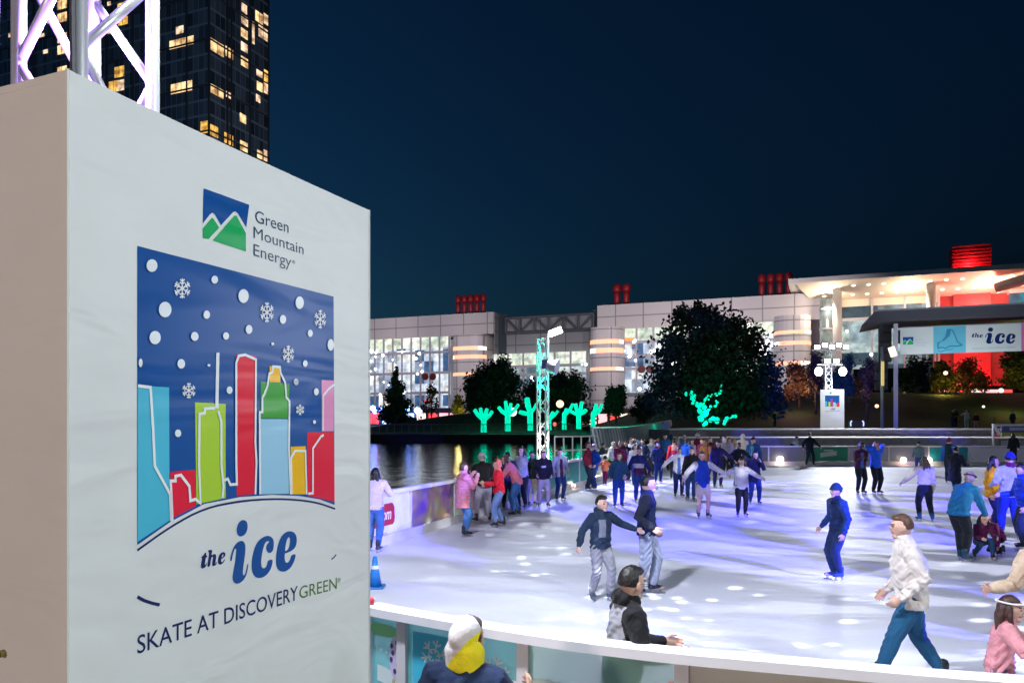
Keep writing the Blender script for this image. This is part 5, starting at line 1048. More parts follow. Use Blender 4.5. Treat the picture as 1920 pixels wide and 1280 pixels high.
def person(loc, hgt, yaw, label, top=(.1, .1, .1), bot=(.05, .06, .12), hair=(.03, .02, .015), hs='short', skin='tan', la='down', ra='down', legs='stand', lean=0, roll=0, twist=0, drop=0.0, hy=0, hp=0, kid=0.0,
           fat=1.0, coat=None, sleeve=None, open_=None, stripe=None, print_=None, hem=.50, short=None, skirt=None, skates=True, boot=None, tk='cloth', bk='denim', hat=None, hood=False, bag=None, near=False, group='skaters and visitors at the rink', gloves=None, collar=None, glasses=False, skin_leg=False, ltip=None):
    jit = random.Random(label)
    if loc[1] > 12:                                               # nobody stands quite alike
        roll += jit.uniform(-4, 4); twist += jit.uniform(-9, 9); hy += jit.uniform(-16, 16); hp += jit.uniform(-4, 8); lean += jit.uniform(-1, 5); fat *= jit.uniform(.94, 1.12)
        vary = lambda a: tuple(c + jit.uniform(-.022, .022) for c in (ARM[a] if isinstance(a, str) else a)); la, ra = vary(la), vary(ra)
        legs = tuple((x + jit.uniform(-.012, .02), f + jit.uniform(-.05, .05), z) for x, f, z in (LEG[legs] if isinstance(legs, str) else legs))
    S = hgt; yw = R(yaw); Mw = rotz(yw) * S; loc = np.asarray(loc, float); Zd = max(loc[1], 1); hk = 1 + .32 * kid
    vox = (.0052 if Zd < 7 else .0068 if Zd < 13 else .0105 if Zd < 26 else .014); vc = vox * (1.15 if Zd > 13 else 1.3)
    skm = mat('skin_' + skin, SKIN[skin], .5, var=.06, vscale=30, spec=.35)
    # --- joints
    pel = np.array([0, 0, .53 - drop]); nseg = 8; seglen = .315 / nseg; P = [pel]; fr_ = []
    for i in range(nseg + 1):
        a = R(lean) * (.35 + .65 * i / nseg); Rm = rotz(R(twist) * i / nseg) @ rotx(a) @ roty(R(roll) * i / nseg); fr_.append(Rm)   # rotx(+): tip toward -y
        if i < nseg: P.append(P[-1] + Rm @ np.array([0, 0, seglen]))
    P = np.array(P); side = lambda i: fr_[i] @ np.array([1, 0, 0]); fwd = lambda i: fr_[i] @ np.array([0, -1, 0]); upv = lambda i: fr_[i] @ np.array([0, 0, 1.0])
    chest = P[6]; sh = {s: P[7] + side(7) * (.098 * s * (1 - .05 * kid)) - upv(7) * .005 for s in (1, -1)}
    nb = P[8]; nd = nrm(upv(8) * .6 + np.array([0, -.08, 1]) * .6); head = nb + nd * (.078 + .012 * kid); HR = rotz(R(hy)) @ rotx(R(hp) + R(lean) * .35)
    hsz = np.array([.0455, .0560, .0660]) * hk * (1.0 if not kid else .97)
    hipw = .048; hip = {s: pel + np.array([hipw * s, 0, -.01]) for s in (1, -1)}
    lg = LEG[legs] if isinstance(legs, str) else legs; sk = .052 if skates else .028
    ank, knee = {}, {}
    for s, (x, f, z) in ((1, lg[0]), (-1, lg[1])):
        t = np.array([s * x, -f, sk + .022 + z]); knee[s], ank[s] = ik(hip[s], t, .236, .232, np.array([s * .12, -1, .05]))
    elb, wri = {}, {}
    for s, spec in ((1, la), (-1, ra)):
        o_, f_, u_ = ARM[spec] if isinstance(spec, str) else spec; t = sh[s] + np.array([s * o_, -f_, u_]); elb[s], wri[s] = ik(sh[s], t, .168, .150, np.array([s * (.55 if o_ > .13 else .22), .85, -.35]))
    # --- the body, one continuous surface
    B = PM(); fat_ = fat
    tor = [(0, .068, .050), (1, .078, .056), (3, .074 * fat, .054 * fat), (5, .086 * fat, .060 * fat), (6, .092, .060), (7, .088, .052), (8, .040, .040)]
    B.loft([P[i] - (upv(0) * .03 if i == 0 else 0) for i, _, _ in tor], [(a, b) for _, a, b in tor], side(0), 14)
    B.loft([nb - nd * .02, nb + nd * .03, head - nd * .02], [.030, .0285, .030]); 
    def hw(v):
        v = v.copy(); f = v[:, 1] < 0; z = v[:, 2] / hsz[2]; k = np.where(z < -.1, 1 - .30 * np.clip(-z - .1, 0, 1), 1.0); v[:, 0] *= k; v[:, 1] = np.where(f, v[:, 1] * (1 - .10 * np.clip(-z, 0, 1)), v[:, 1] * (1 - .12 * np.clip(-z, 0, 1))); return v
    B.lobe(head, hsz, HR, 20, 14, hw); hd = lambda x, y, z: head + HR @ (np.array([x, y, z]) * hk)
    B.loft([hd(0, -.050, .012), hd(0, -.060, -.010), hd(0, -.057, -.016)], [.006 * hk, .0085 * hk, .008 * hk], None, 8)
    B.lobe(hd(0, -.040, -.052), np.array([.019, .017, .014]) * hk, HR); B.lobe(hd(0, -.050, -.031), np.array([.015, .008, .0065]) * hk, HR); B.lobe(hd(0, -.045, .020), np.array([.032, .011, .007]) * hk, HR)
    for s in (1, -1): B.lobe(hd(.046 * s, .004, -.006), np.array([.006, .012, .018]) * hk, HR @ rotz(.35 * s))
    for s in (1, -1):
        B.loft([P[7] + side(7) * (.05 * s), sh[s], sh[s] * .6 + elb[s] * .4, elb[s], elb[s] * .6 + wri[s] * .4, wri[s]], [.040, .038, .030, .024, .0235, .0165], None, 10)
        B.loft([pel + np.array([.03 * s, 0, .0]), hip[s], hip[s] * .5 + knee[s] * .5, knee[s], knee[s] * .62 + ank[s] * .38, ank[s]], [.058, .058, .048, .036, .036, .022], None, 10)
        B.loft([ank[s], ank[s] + np.array([s * .004, -.02, -.02]), ank[s] + np.array([s * .010, -.085, -.022])], [.022, .02, .014], None, 8)
        # hand: palm, four fingers of their own lengths with two bends, thumb from the palm's side
        d = nrm(wri[s] - elb[s]); inw = np.array([-s, 0, 0.]); pn = nrm(inw - d * np.dot(inw, d)) if abs(np.dot(inw, d)) < .9 else nrm(np.array([0, 0, -1.]) - d * np.dot(d, [0, 0, -1.]))
        wv = nrm(np.cross(pn, d)); wv = wv if np.dot(wv, [0, -1, .3]) > 0 else -wv
        B.loft([wri[s], wri[s] + d * .022, wri[s] + d * .052], [(.017, .013), (.023, .011), (.024, .010)], wv, 10)
        for q, (off, ln) in enumerate(((.018, .043), (.006, .049), (-.006, .046), (-.018, .036))):
            st = wri[s] + d * .050 + wv * off; c1 = .35 + .1 * q; d1 = nrm(d * math.cos(c1) + pn * math.sin(c1) + wv * off * 3.0); d2 = nrm(d * math.cos(c1 * 2.3) + pn * math.sin(c1 * 2.3) + wv * off * 3.0)
            B.loft([st, st + d1 * ln * .52, st + d1 * ln * .52 + d2 * ln * .48], [.0062, .0056, .0048], None, 7)
        st = wri[s] + d * .018 + wv * .017; d1 = nrm(d * .75 + wv * .7 + pn * .25); B.loft([st, st + d1 * .024, st + d1 * .024 + nrm(d + pn * .3 + wv * .15) * .022], [.0078, .0068, .0055], None, 7)
    Hi = np.linalg.inv(HR)
    def body_post(v, f, mi):
        q = (f - head) @ Hi.T / hk; fr2 = q[:, 1] < -.030
        for s in (1, -1):
            mi[fr2 & (np.abs(q[:, 0] - .018 * s) < .0075) & (np.abs(q[:, 2] - .004) < (.0042 if near else .0032))] = 1
            if near: mi[fr2 & (np.abs(q[:, 0] - .018 * s) < .0125) & (np.abs(q[:, 2] - .0165) < .0035)] = 2
        mi[fr2 & (np.abs(q[:, 0]) < .0135) & (np.abs(q[:, 2] + .0315) < .0055)] = 3
        if gloves is not None:
            for s in (1, -1): mi[np.linalg.norm(f - wri[s], axis=1) < .115] = 4
        if skin_leg: pass
    hairm = mat('hair_%d_%d_%d' % tuple(int(255 * c) for c in hair), hair, .42, var=.3, vscale=40, bump=.35, bscale=60, spec=.4)
    root = remesh(B, 'person', [skm, eye_m, hairm, lip_m] + ([cloth(gloves)] if gloves is not None else []), Mw, None, tuple(loc), vox, body_post, 1)
    tag(root, label, 'person', group)
    # --- garments
    if top is not None:
        T = PM(); g = .010 + (.006 if tk == 'puffer' else 0) + (.004 if tk == 'coat' else 0); hemi = hem; low = coat if coat is not None else hemi
        drop_z = pel[2] - (.53 - low) if low < .53 else pel[2] + (low - .53)
        ring = []
        if low < .53:
            for k in range(3):
                f = k / 3; ring.append((pel + np.array([0, 0, (low - .53) * (1 - f)]) * 1.0, ((.114 if fat > 1.2 else .104) + (.014 if coat else 0) * (1 - f)) * (.5 + .5 * fat), .083 + (.014 if coat else 0) * (1 - f)))
        ring += [(P[i], a + g, b + g) for i, a, b in ((0, .094, .074), (1, .094 * (.5 + .5 * fat), .072), (3, .084 * fat, .062 * fat), (5, .090 * fat, .063 * fat), (6, .094, .063), (7, .086, .054), (8, .040, .040))]
        if low > .53: ring = [r for r in ring if (r[0][2] - pel[2]) >= (low - .53) * .8]
        T.loft([r[0] for r in ring], [(r[1], r[2]) for r in ring], side(0), 16, .12)
        for s in (1, -1):
            T.loft([P[7] + side(7) * (.05 * s), sh[s], sh[s] * .6 + elb[s] * .4, elb[s], elb[s] * .5 + wri[s] * .5, wri[s] - nrm(wri[s] - elb[s]) * .004], [.046 + g * .4, .042 + g, .035 + g, .030 + g * .9, .028 + g * .7, .0225 + g * .5], None, 11)
        if hood == 'up': 
            T.lobe(head + HR @ np.array([0, .012, .006]), hsz * np.array([1.2, 1.12, 1.14]), HR, 16, 12, lambda v: np.where((v[:, 1:2] < -.028 * hk) & (np.abs(v[:, 0:1]) < .04 * hk) & (v[:, 2:3] < .05 * hk), v * np.array([1, .62, 1]), v))
        elif hood: T.lobe(nb + fr_[8] @ np.array([0, .045, .012]), (.062, .036, .040), fr_[8]); T.loft([nb + fr_[8] @ np.array([.045, .01, .0]), nb + fr_[8] @ np.array([.03, -.035, -.03])], [.018, .014]); T.loft([nb + fr_[8] @ np.array([-.045, .01, .0]), nb + fr_[8] @ np.array([-.03, -.035, -.03])], [.018, .014])
        if collar: T.loft([nb - nd * .012, nb + nd * .018], [.043, .040], None, 14)
        cm = [cloth(top, tk)]; rules = []
        if sleeve is not None: cm.append(cloth(sleeve, tk)); rules.append(('sleeve', len(cm) - 1))
        if stripe is not None:
            for (z0, z1, c) in stripe: cm.append(cloth(c, tk)); rules.append(('stripe', len(cm) - 1, z0, z1))
        if open_ is not None: cm.append(cloth(open_)); rules.append(('open', len(cm) - 1))
        if print_ is not None: cm.append(cloth(print_[0], tk)); rules.append(('print', len(cm) - 1) + tuple(print_[1:]))
        if hood and ltip is not None: cm.append(cloth(ltip, tk)); rules.append(('hood', len(cm) - 1))
        Pc = P.copy(); shc = dict(sh); elc = dict(elb); wrc = dict(wri)
        def top_post(v, f, mi):
            dt = np.min([seg_dist(f, Pc[i], Pc[i + 1]) for i in range(8)], axis=0); da = np.min([np.minimum(seg_dist(f, shc[s], elc[s]), seg_dist(f, elc[s], wrc[s])) for s in (1, -1)], axis=0)
            onarm = (da < .062) & (dt > .088); up_ = nrm(Pc[7] - Pc[1]); h_ = (f - Pc[0]) @ up_; xs = (f - Pc[4]) @ side(4); fw = (f - Pc[4]) @ fwd(4)
            for r in rules:
                if r[0] == 'sleeve': mi[onarm] = r[1]
                elif r[0] == 'stripe': mi[(h_ > r[2]) & (h_ < r[3]) & ~onarm] = r[1]
                elif r[0] == 'open': mi[(np.abs(xs) < .030 + .02 * (.2 - h_)) & (fw > 0) & ~onarm & (h_ < .27)] = r[1]
                elif r[0] == 'print': mi[(np.abs(xs - r[2]) < r[3]) & (fw > 0) & ~onarm & (np.abs(h_ - r[4]) < r[5])] = r[1]
                elif r[0] == 'hood': mi[(f @ nd > nb @ nd - .01) & (dt > .03)] = r[1]
            # folds: shallow waves across the cloth, deeper at elbows and waist
            dv = np.min([np.linalg.norm(v - elc[s], axis=1) for s in (1, -1)], axis=0); amp = .0018 + .003 * np.exp(-(dv / .06) ** 2) + .003 * np.exp(-((((v - Pc[0]) @ up_) - .02) / .05) ** 2)
            w = (np.sin(v[:, 2] * 95 + 6 * np.sin(v[:, 0] * 22) + 4 * np.sin(v[:, 1] * 31)) + .7 * np.sin(v[:, 2] * 47 - v[:, 0] * 38 + 5 * np.sin(v[:, 1] * 26 + v[:, 2] * 14)) + .4 * np.sin(v[:, 2] * 190 + v[:, 0] * 70 + 6 * np.sin(v[:, 1] * 60))) * amp
            if tk == 'puffer': w = (np.abs(np.sin(v[:, 2] * 75)) ** .6 - .5) * .011
            c = Pc[4]; dirv = v - c; dirv[:, 2] *= .1; dirv /= np.linalg.norm(dirv, axis=1, keepdims=True) + 1e-9
            return v + dirv * (w * (1.5 if near else 1.0))[:, None]
        remesh(T, 'coat' if coat or tk in ('puffer', 'coat') else 'jacket' if open_ is not None or hood else 'sweater', cm, Mw, root, None, vc, top_post, 2)
    if bot is not None:
        Q = PM(); g = .010
        Q.loft([pel + np.array([0, 0, -.035]), pel, P[1], P[2]], [(.080, .060), (.088, .066), (.082, .062), (.070, .052)], side(0), 16)
        for s in (1, -1):
            k0, a0 = knee[s], ank[s]
            pts = [pel + np.array([.03 * s, 0, 0]), hip[s], hip[s] * .5 + k0 * .5]; rr = [.060, .062, .056 + g * .3]
            if short is None: pts += [k0, k0 * .6 + a0 * .4, k0 * .12 + a0 * .88]; rr += [.040 + g * .7, .038 + g * .5, .027 + g * .6 + (.008 if bk == 'loose' else 0)]
            else: pts += [hip[s] * (1 - short) + k0 * short]; rr += [.060]
            Q.loft(pts, rr, None, 11)
        if skirt is not None: Q.loft([pel + np.array([0, 0, -skirt]), pel + np.array([0, 0, -skirt * .4]), P[1]], [(.15, .13), (.12, .10), (.092, .07)], side(0), 18)
        kn = dict(knee)
        def bot_post(v, f, mi):
            dk_ = np.min([np.linalg.norm(v - kn[s], axis=1) for s in (1, -1)], axis=0); w = np.sin(v[:, 2] * 120 + 5 * np.sin(v[:, 0] * 40) + 4 * np.sin(v[:, 1] * 37)) * (.0012 + .003 * np.exp(-(dk_ / .05) ** 2) + (.0022 if bk == 'loose' else 0))
            c = np.where(v[:, :1] > 0, .05, -.05); dv = np.concatenate([v[:, :1] - c, v[:, 1:2], np.zeros((len(v), 1))], 1); dv /= np.linalg.norm(dv, axis=1, keepdims=True) + 1e-9; return v + dv * w[:, None]
        remesh(Q, 'shorts' if short is not None else 'trousers', [cloth(bot, bk)], Mw, root, None, vc, bot_post, 2)
    # --- hair and headwear
    Hh = PM(); cut = lambda lim, back: (lambda v: np.where((v[:, 1:2] < lim) & (v[:, 2:3] < back), v * np.array([.70, .60, .80]), v))
    if hs is not None:
        big_ = 1.065 if near else 1.10
        Hh.lobe(head + HR @ np.array([0, .004, .004]) * hk, hsz * np.array([big_, big_ * 1.01, big_ * 1.03]), HR, 22, 16, lambda v: np.where(((v[:, 1:2] < -.012 * hk) & (v[:, 2:3] < .036 * hk)) | (v[:, 2:3] < (-.024 if hs == 'short' else -.05) * hk), v * np.array([.70, .62, .74]), v))
        if hs == 'short': Hh.lobe(hd(.004, -.020, .052), np.array([.036, .034, .018]) * hk, HR, 14, 8)
        if hs in ('long', 'loose'):
            dn = np.array([0, 0, -1.0]); b0 = hd(0, .034, .0)
            for ox in (-.03, 0, .03): Hh.loft([hd(ox, .030, .01), hd(ox * 1.25, .044, -.045), hd(ox * 1.4, .046, -.085) + dn * .02, hd(ox * 1.5, .050, -.12) + dn * (.05 if hs == 'long' else .02)], [.024 * hk, .024 * hk, .022, .012], None, 9)
            for s in (1, -1): Hh.loft([hd(.040 * s, .004, .015), hd(.050 * s, .0, -.035), hd(.050 * s, -.012, -.085), hd(.046 * s, -.024, -.125)], [.015 * hk, .016 * hk, .014, .008], None, 8)
        if hs == 'bun': Hh.lobe(hd(0, .045, .045), np.array([.024, .024, .024]) * hk)
        if hs == 'pony': Hh.loft([hd(0, .052, .02), hd(0, .075, -.01), hd(0, .072, -.07)], [.016, .018, .008])
        def hair_post(v, f, mi):
            q = (v - head) @ Hi.T; ang = np.arctan2(q[:, 0], q[:, 1]); w = .0012 * np.sin(ang * 34 + q[:, 2] * 30) + .0007 * np.sin(ang * 13 - q[:, 2] * 90); return v + (q / (np.linalg.norm(q, axis=1, keepdims=True) + 1e-9) * w[:, None]) @ HR.T
        remesh(Hh, 'hair', [hairm], Mw, root, None, min(vc, .010), hair_post, 1)
    if hat is not None:
        kind, hc = hat[:2]; Ht = PM(); nm = 'hat'
        if kind == 'beanie':
            Ht.lobe(head + HR @ np.array([0, .004, .012]) * hk, hsz * np.array([1.17, 1.14, 1.2]), HR, 18, 14, lambda v: np.where(v[:, 2:3] < .016 * hk, v * np.array([.7, .7, .1]) + np.array([0, 0, .012]), v)); nm = 'beanie'
            a = np.linspace(0, 2 * np.pi, 15); Ht.loft([head + HR @ (np.array([math.cos(t) * hsz[0] * 1.12, math.sin(t) * hsz[1] * 1.10 + .004, .022 * hk])) for t in a], [(.010, .013)] * 15, None, 8)
        elif kind == 'cap':
            Ht.lobe(head + HR @ np.array([0, .002, .016]) * hk, hsz * np.array([1.14, 1.12, 1.08]), HR, 18, 14, lambda v: np.where(v[:, 2:3] < .010 * hk, v * np.array([.7, .7, .1]) + np.array([0, 0, .012]), v)); Ht.lobe(hd(0, -.072, .024), np.array([.034, .034, .005]) * hk, HR @ rotx(.12)); nm = 'cap'
        elif kind == 'band':
            a = np.linspace(0, 2 * np.pi, 17); Ht.loft([head + HR @ (np.array([math.cos(t) * hsz[0] * 1.13, math.sin(t) * hsz[1] * 1.13 + .004, .034 * hk])) for t in a], [(.007, .012)] * 17, None, 8); nm = 'headband'
        elif kind == 'veil':
            Ht.lobe(head + HR @ np.array([0, .008, .004]), hsz * np.array([1.16, 1.12, 1.14]), HR, 18, 14, lambda v: np.where((v[:, 1:2] < -.026) & (v[:, 2:3] < .045) & (np.abs(v[:, 0:1]) < .036), v * np.array([1, .6, 1]), v)); Ht.loft([hd(0, .02, -.03), nb + fr_[8] @ np.array([0, .01, .0]), nb + fr_[8] @ np.array([0, .012, -.06])], [(.046, .046), (.056, .05), (.085, .062)], side(8), 14); nm = 'headscarf'
        elif kind == 'scarf': Ht.loft([nb - nd * .012, nb + nd * .022, nb + nd * .038], [.054, .056, .044], None, 14); nm = 'scarf'
        remesh(Ht, nm, [cloth(hc, 'knit')], Mw, root, None, vc, None, 1)
        if len(hat) > 2: Ht = PM(); Ht.loft([nb - nd * .012, nb + nd * .022, nb + nd * .036], [.056, .058, .044], None, 14); remesh(Ht, 'scarf', [cloth(hat[2], 'knit')], Mw, root, None, vc, None, 1)
    if glasses:
        G = MB()
        for s in (1, -1):
            c = [hd(.018 * s + .015 * math.cos(t), -.060, .003 + .012 * math.sin(t)) for t in np.linspace(0, 2 * math.pi, 13)]; G.tube([Mw @ p for p in c], .0016, 6); G.tube([Mw @ hd(.033 * s, -.060, .006), Mw @ hd(.050 * s, -.02, .006), Mw @ hd(.050 * s, .008, .002)], .0014, 6)
        G.tube([Mw @ hd(-.004, -.061, .006), Mw @ hd(.004, -.061, .006)], .0014, 6); G.build('glasses', MATS['black_metal']).parent = root
    if bag is not None:
        g_ = PM(); c = pel + np.array([.11 if bag[1] > 0 else -.11, -.05, .02]); g_.lobe(c, (.045, .03, .055)); remesh(g_, 'bag', [mat('floral_bag', bag[0], .6, var=.6, vscale=14)], Mw, root, None, vc, None, 1); G = MB(); G.tube([Mw @ (c + np.array([0, 0, .05])), Mw @ (P[5] + fwd(5) * .085), Mw @ (sh[-1 if bag[1] > 0 else 1] + np.array([0, 0, .045]))], .006, 6); st = G.build('strap', MATS['black_metal']); st.parent = root
    # --- skates or shoes
    for s in (1, -1):
        a = ank[s]; sh_ = PM(); tz = s * .25; fd = np.array([math.sin(tz), -math.cos(tz), 0]); toe = a + fd * .088; base = a[2] - .040; pitch = 0.0
        if skates:
            sh_.loft([a + np.array([0, .004, .052]), a + np.array([0, .004, .015]), a + np.array([0, .0, -.012])], [(.030, .032), (.028, .030), (.026, .032)], [1, 0, 0], 11); sh_.loft([a - fd * .020 + np.array([0, 0, -.018]), a + fd * .03 + np.array([0, 0, -.014]), toe + np.array([0, 0, -.022])], [(.026, .022), (.026, .021), (.021, .014)], np.cross(fd, [0, 0, 1]), 11)
            bo = remesh(sh_, 'skate', [cloth(boot, 'puffer') if boot is not None else sole_m], Mw, root, None, max(vc * .8, .006), None, 1); fl = a[2] - sk - .022
            bl = MB(); p0 = a - fd * .040; p1 = a + fd * .105; zb = a[2] - .074; mid = (p0 + p1) / 2
            quad = [(p0, zb), (p1, zb), (p1 + fd * .006, zb + .012), (p0, zb + .012)]; sd_ = np.cross(fd, [0, 0, 1]) * .0028
            vs = [np.array([p[0], p[1], z]) + sd_ * k for k in (-1, 1) for p, z in quad]; bl.add([tuple(Mw @ v_) for v_ in vs], [(0, 1, 2, 3), (7, 6, 5, 4), (0, 4, 5, 1), (1, 5, 6, 2), (2, 6, 7, 3), (3, 7, 4, 0)])
            for q in (.12, .72): c = p0 + (p1 - p0) * q; bl.tube([tuple(Mw @ np.array([c[0], c[1], zb + .008])), tuple(Mw @ np.array([c[0], c[1], a[2] - .030]))], .012 * S, 6)
            b_ = bl.build('blade', blade_m); b_.parent = bo
        else:
            sh_.loft([a + np.array([0, 0, .012]), a + np.array([0, 0, -.01])], [.027, .027]); sh_.loft([a - fd * .018 + np.array([0, 0, -.030]), a + fd * .03 + np.array([0, 0, -.030]), toe + np.array([0, 0, -.034])], [(.024, .018), (.025, .017), (.02, .012)], np.cross(fd, [0, 0, 1]), 10); remesh(sh_, 'shoe', [cloth(boot if boot is not None else (.3, .3, .32))], Mw, root, None, max(vc * .8, .006), None, 1)
    return root
DARK = (.02, .022, .03); NAVY = (.012, .025, .10); JEAN = (.06, .14, .36); DJEAN = (.02, .05, .16); BLK = (.010, .011, .014); GREY = (.30, .30, .33); LGREY = (.48, .48, .52); WHT = (.66, .64, .66); CREAM = (.62, .54, .48); MAROON = (.20, .012, .035); RED = (.62, .02, .04); PINK = (.66, .20, .28); ROYAL = (.01, .06, .46); TEAL = (.01, .16, .32); BROWN = (.10, .05, .03); KHAKI = (.36, .30, .20)
BRN = (.035, .018, .012); BLH = (.012, .010, .010); AUB = (.12, .03, .02); BLOND = (.40, .26, .12); GRH = (.25, .22, .2)
def pp(px, fy, hyp, yaw, label, H=None, g=0.0, **k):
    p = on(px, fy, g); h = H or (fy - hyp) * p.y / F; return person((p.x, p.y, g), h, yaw, label, **k)
# --- the two boys hand in hand, nearest on the open ice
pp(1126, 1124, 929, 28, 'boy in dark printed hoodie and grey trousers holding the taller boy\'s hand', top=(.015, .03, .06), bot=GREY, bk='loose', hair=BLH, la=(.24, .10, -.13), ra=(.12, -.06, -.27), legs='step', print_=((.20, .21, .26), -.03, .034, .17, .085), kid=.35, skin='light', hood=True, lean=4, hy=12, boot=(.08, .11, .17), fat=1.15)
pp(1212, 1114, 890, 78, 'tall boy in navy sweater and pale trousers, seen from his side', top=NAVY, bot=(.36, .40, .55), bk='loose', hair=BLH, la=(.05, .05, -.27), ra=(.10, .05, -.22), legs=((.05, .05, 0), (.06, -.10, .0)), skin='light', lean=3, sleeve=(.012, .016, .035), hy=8, boot=(.012, .016, .05))
# --- boy leaning on the near rail and the woman in a headscarf outside it
b_z = 4.98; person((.70, b_z, 0), 1.49, 100, 'boy in grey and black jacket with glasses leaning on the near rail', top=(.26, .26, .29), sleeve=(.012, .012, .015), bot=(.03, .03, .035), hair=BLH, la=(.0, .20, -.165), ra=(.03, .18, -.165), lean=11, legs='stand', hood=True, ltip=(.010, .010, .012), skin='light', near=True, glasses=True, hy=22, hp=4, kid=.25, fat=1.0)
sw = person((-.245, 3.60, 0), 1.50, 158, 'woman in dark blue jacket and white and yellow headscarf at the near rail', top=(.012, .025, .07), bot=DARK, hs='short', hair=(.05, .015, .02), la='pocket', ra='rail', lean=16, skates=False, near=True, skin='tan', fat=1.45, collar=True, hp=4, tk='coat', group='skaters and visitors at the rink')
# --- centre of the ice
pp(1317, 971, 845, 2, 'boy in blue raglan sweater and cream shorts with arms spread', top=(.012, .05, .40), sleeve=WHT, bot=(.62, .52, .46), short=.62, hair=BRN, la=(.25, .02, -.14), ra=(.20, .03, -.22), legs='stand', skin='light', hem=.46)
pp(1390, 968, 858, -6, 'long haired woman in white sweater holding out both arms', top=(.60, .58, .66), bot=BLK, hair=BRN, hs='long', la=(.25, .03, -.15), ra=(.25, .02, -.12), legs=((.05, .06, 0), (.06, -.04, 0)), skin='light', hem=.47, fat=1.1)
pp(1272, 932, 838, 0, 'person in white jacket over a blue shirt stretching one arm sideways', top=(.62, .62, .66), open_=(.06, .14, .40), bot=NAVY, hair=BRN, la='down', ra=(.24, .03, -.20), legs='stand', skin='tan', hem=.47)
pp(1297, 938, 838, -20, 'person in black jacket behind the boy in cream shorts', top=BLK, bot=DJEAN, hair=BLH, la='down', ra='down', legs='step', skin='light', hood=True)
pp(1415, 945, 845, -8, 'girl in dark hooded coat just right of the white sweater woman', top=(.012, .012, .035), bot=DJEAN, hair=BLH, hs='long', la='phone', ra='down', legs='step', skin='light', coat=.42)
pp(1345, 914, 826, -4, 'woman in long navy dress with dark hair, behind the shorts boy', top=(.018, .014, .10), bot=(.03, .03, .09), hair=(.012, .008, .03), hs='long', la='side', ra='down', legs='step', skin='light', coat=.40)
pp(1385, 914, 829, 8, 'broad man in black jacket with a small white chest mark', top=(.008, .012, .018), bot=DJEAN, hair=BLH, la='side', ra=(.16, .04, -.22), legs='wide', skin='brown', print_=((.5, .5, .52), .035, .012, .20, .014), fat=1.2)
pp(1412, 908, 819, -35, 'tall man in teal blue jacket and cap behind the hooded girl', top=(.02, .09, .20), bot=DARK, hair=BRN, hat=('cap', (.06, .02, .03)), la='down', ra='down', skin='light', open_=(.10, .30, .46))
pp(1392, 890, 813, 170, 'person in cream hooded top with the hood raised', top=(.60, .52, .44), bot=BROWN, hair=BLOND, hs='short', hood='up', skin='light')
pp(1359, 892, 818, 20, 'person in a lilac headscarf and grey brown coat', top=(.25, .22, .24), bot=DARK, hair=BRN, hat=('veil', (.42, .38, .72)), skin='light', coat=.42)
pp(1198, 942, 838, 4, 'man in navy sweater with a wide white chest stripe', top=(.012, .02, .12), stripe=[(.10, .175, (.55, .53, .60)), (-.02, .08, (.09, .012, .07))], bot=(.02, .06, .26), hair=(.16, .09, .05), la=(.10, .06, -.23), ra=(.10, .05, -.22), legs='stand', skin='light', hem=.50)
pp(1160, 951, 848, -6, 'auburn haired woman in teal jacket carrying a flowered bag', top=(.012, .07, .14), bot=(.012, .05, .34), hair=AUB, hs='long', la='pocket', ra=(.06, .05, -.26), legs=((.06, -.03, 0), (.05, .05, 0)), skin='light', bag=((.42, .28, .40), 1), open_=(.02, .05, .20))
pp(1102, 919, 828, 62, 'man in maroon jacket facing the man in blue', top=MAROON, bot=(.012, .02, .05), hair=BLH, la='pocket', ra='pocket', skin='tan')
pp(1114, 918, 832, -58, 'man in bright blue top facing the maroon jacket', top=(.008, .07, .44), bot=(.02, .06, .22), hair=GRH, la='pocket', ra='pocket', skin='light', hem=.44)
pp(1134, 909, 856, 150, 'small child in puffy orange jacket beside the barrier lamp', top=(.85, .22, .06), bot=(.16, .012, .03), hair=BLH, tk='puffer', kid=1.0, la='side', ra='side', skin='light', hat=('beanie', (.05, .02, .02)), fat=1.3)
# --- the group along the pond-side barrier
pp(703, 1034, 878, 178, 'woman in cream sweater and jeans beside the near sign pillar', top=(.60, .50, .44), bot=(.05, .14, .30), hair=BLH, hs='loose', lean=24, la='rail', ra='rail', legs='step', skin='light', H=1.60)
pp(868, 1006, 866, 118, 'girl in long pink puffer jacket raising both hands', top=(.62, .22, .28), bot=(.05, .15, .36), hair=BRN, hs='bun', tk='puffer', la=(-.02, .17, .02), ra=(-.02, .18, .0), legs='narrow', skin='light', coat=.40, fat=1.1)
pp(908, 980, 853, -158, 'man in black jacket, grey cap and loose grey trousers bent to the rail', top=BLK, bot=(.40, .38, .46), bk='loose', hair=GRH, hat=('cap', (.45, .40, .46)), la='rail', ra='rail', lean=20, legs='wide', skin='light', H=1.72)
pp(936, 988, 860, -75, 'woman in red jacket with raised pink hood and light jeans', top=(.70, .015, .04), bot=(.16, .26, .56), hair=BRN, hood='up', ltip=(.80, .20, .22), la='fwd', ra=(.06, .14, -.20), legs='step', lean=6, skin='light')
pp(970, 968, 852, -100, 'woman in salmon pink jacket bending forward in blue jeans', top=(.76, .20, .28), bot=(.05, .15, .42), hair=(.10, .05, .03), hs='loose', la='fwd', ra='fwd', lean=42, legs='step', skin='light', H=1.70)
pp(952, 955, 846, 175, 'person in dark clothes standing behind the red jacket', top=(.02, .03, .06), bot=BLK, hair=BLH, skin='light', la='pocket', ra='pocket')
pp(927, 966, 854, 150, 'dark haired man in black coat between the grey trousers and the red jacket', top=(.012, .02, .05), bot=BLK, hair=BLH, skin='light', lean=8, la='rail', ra='rail')
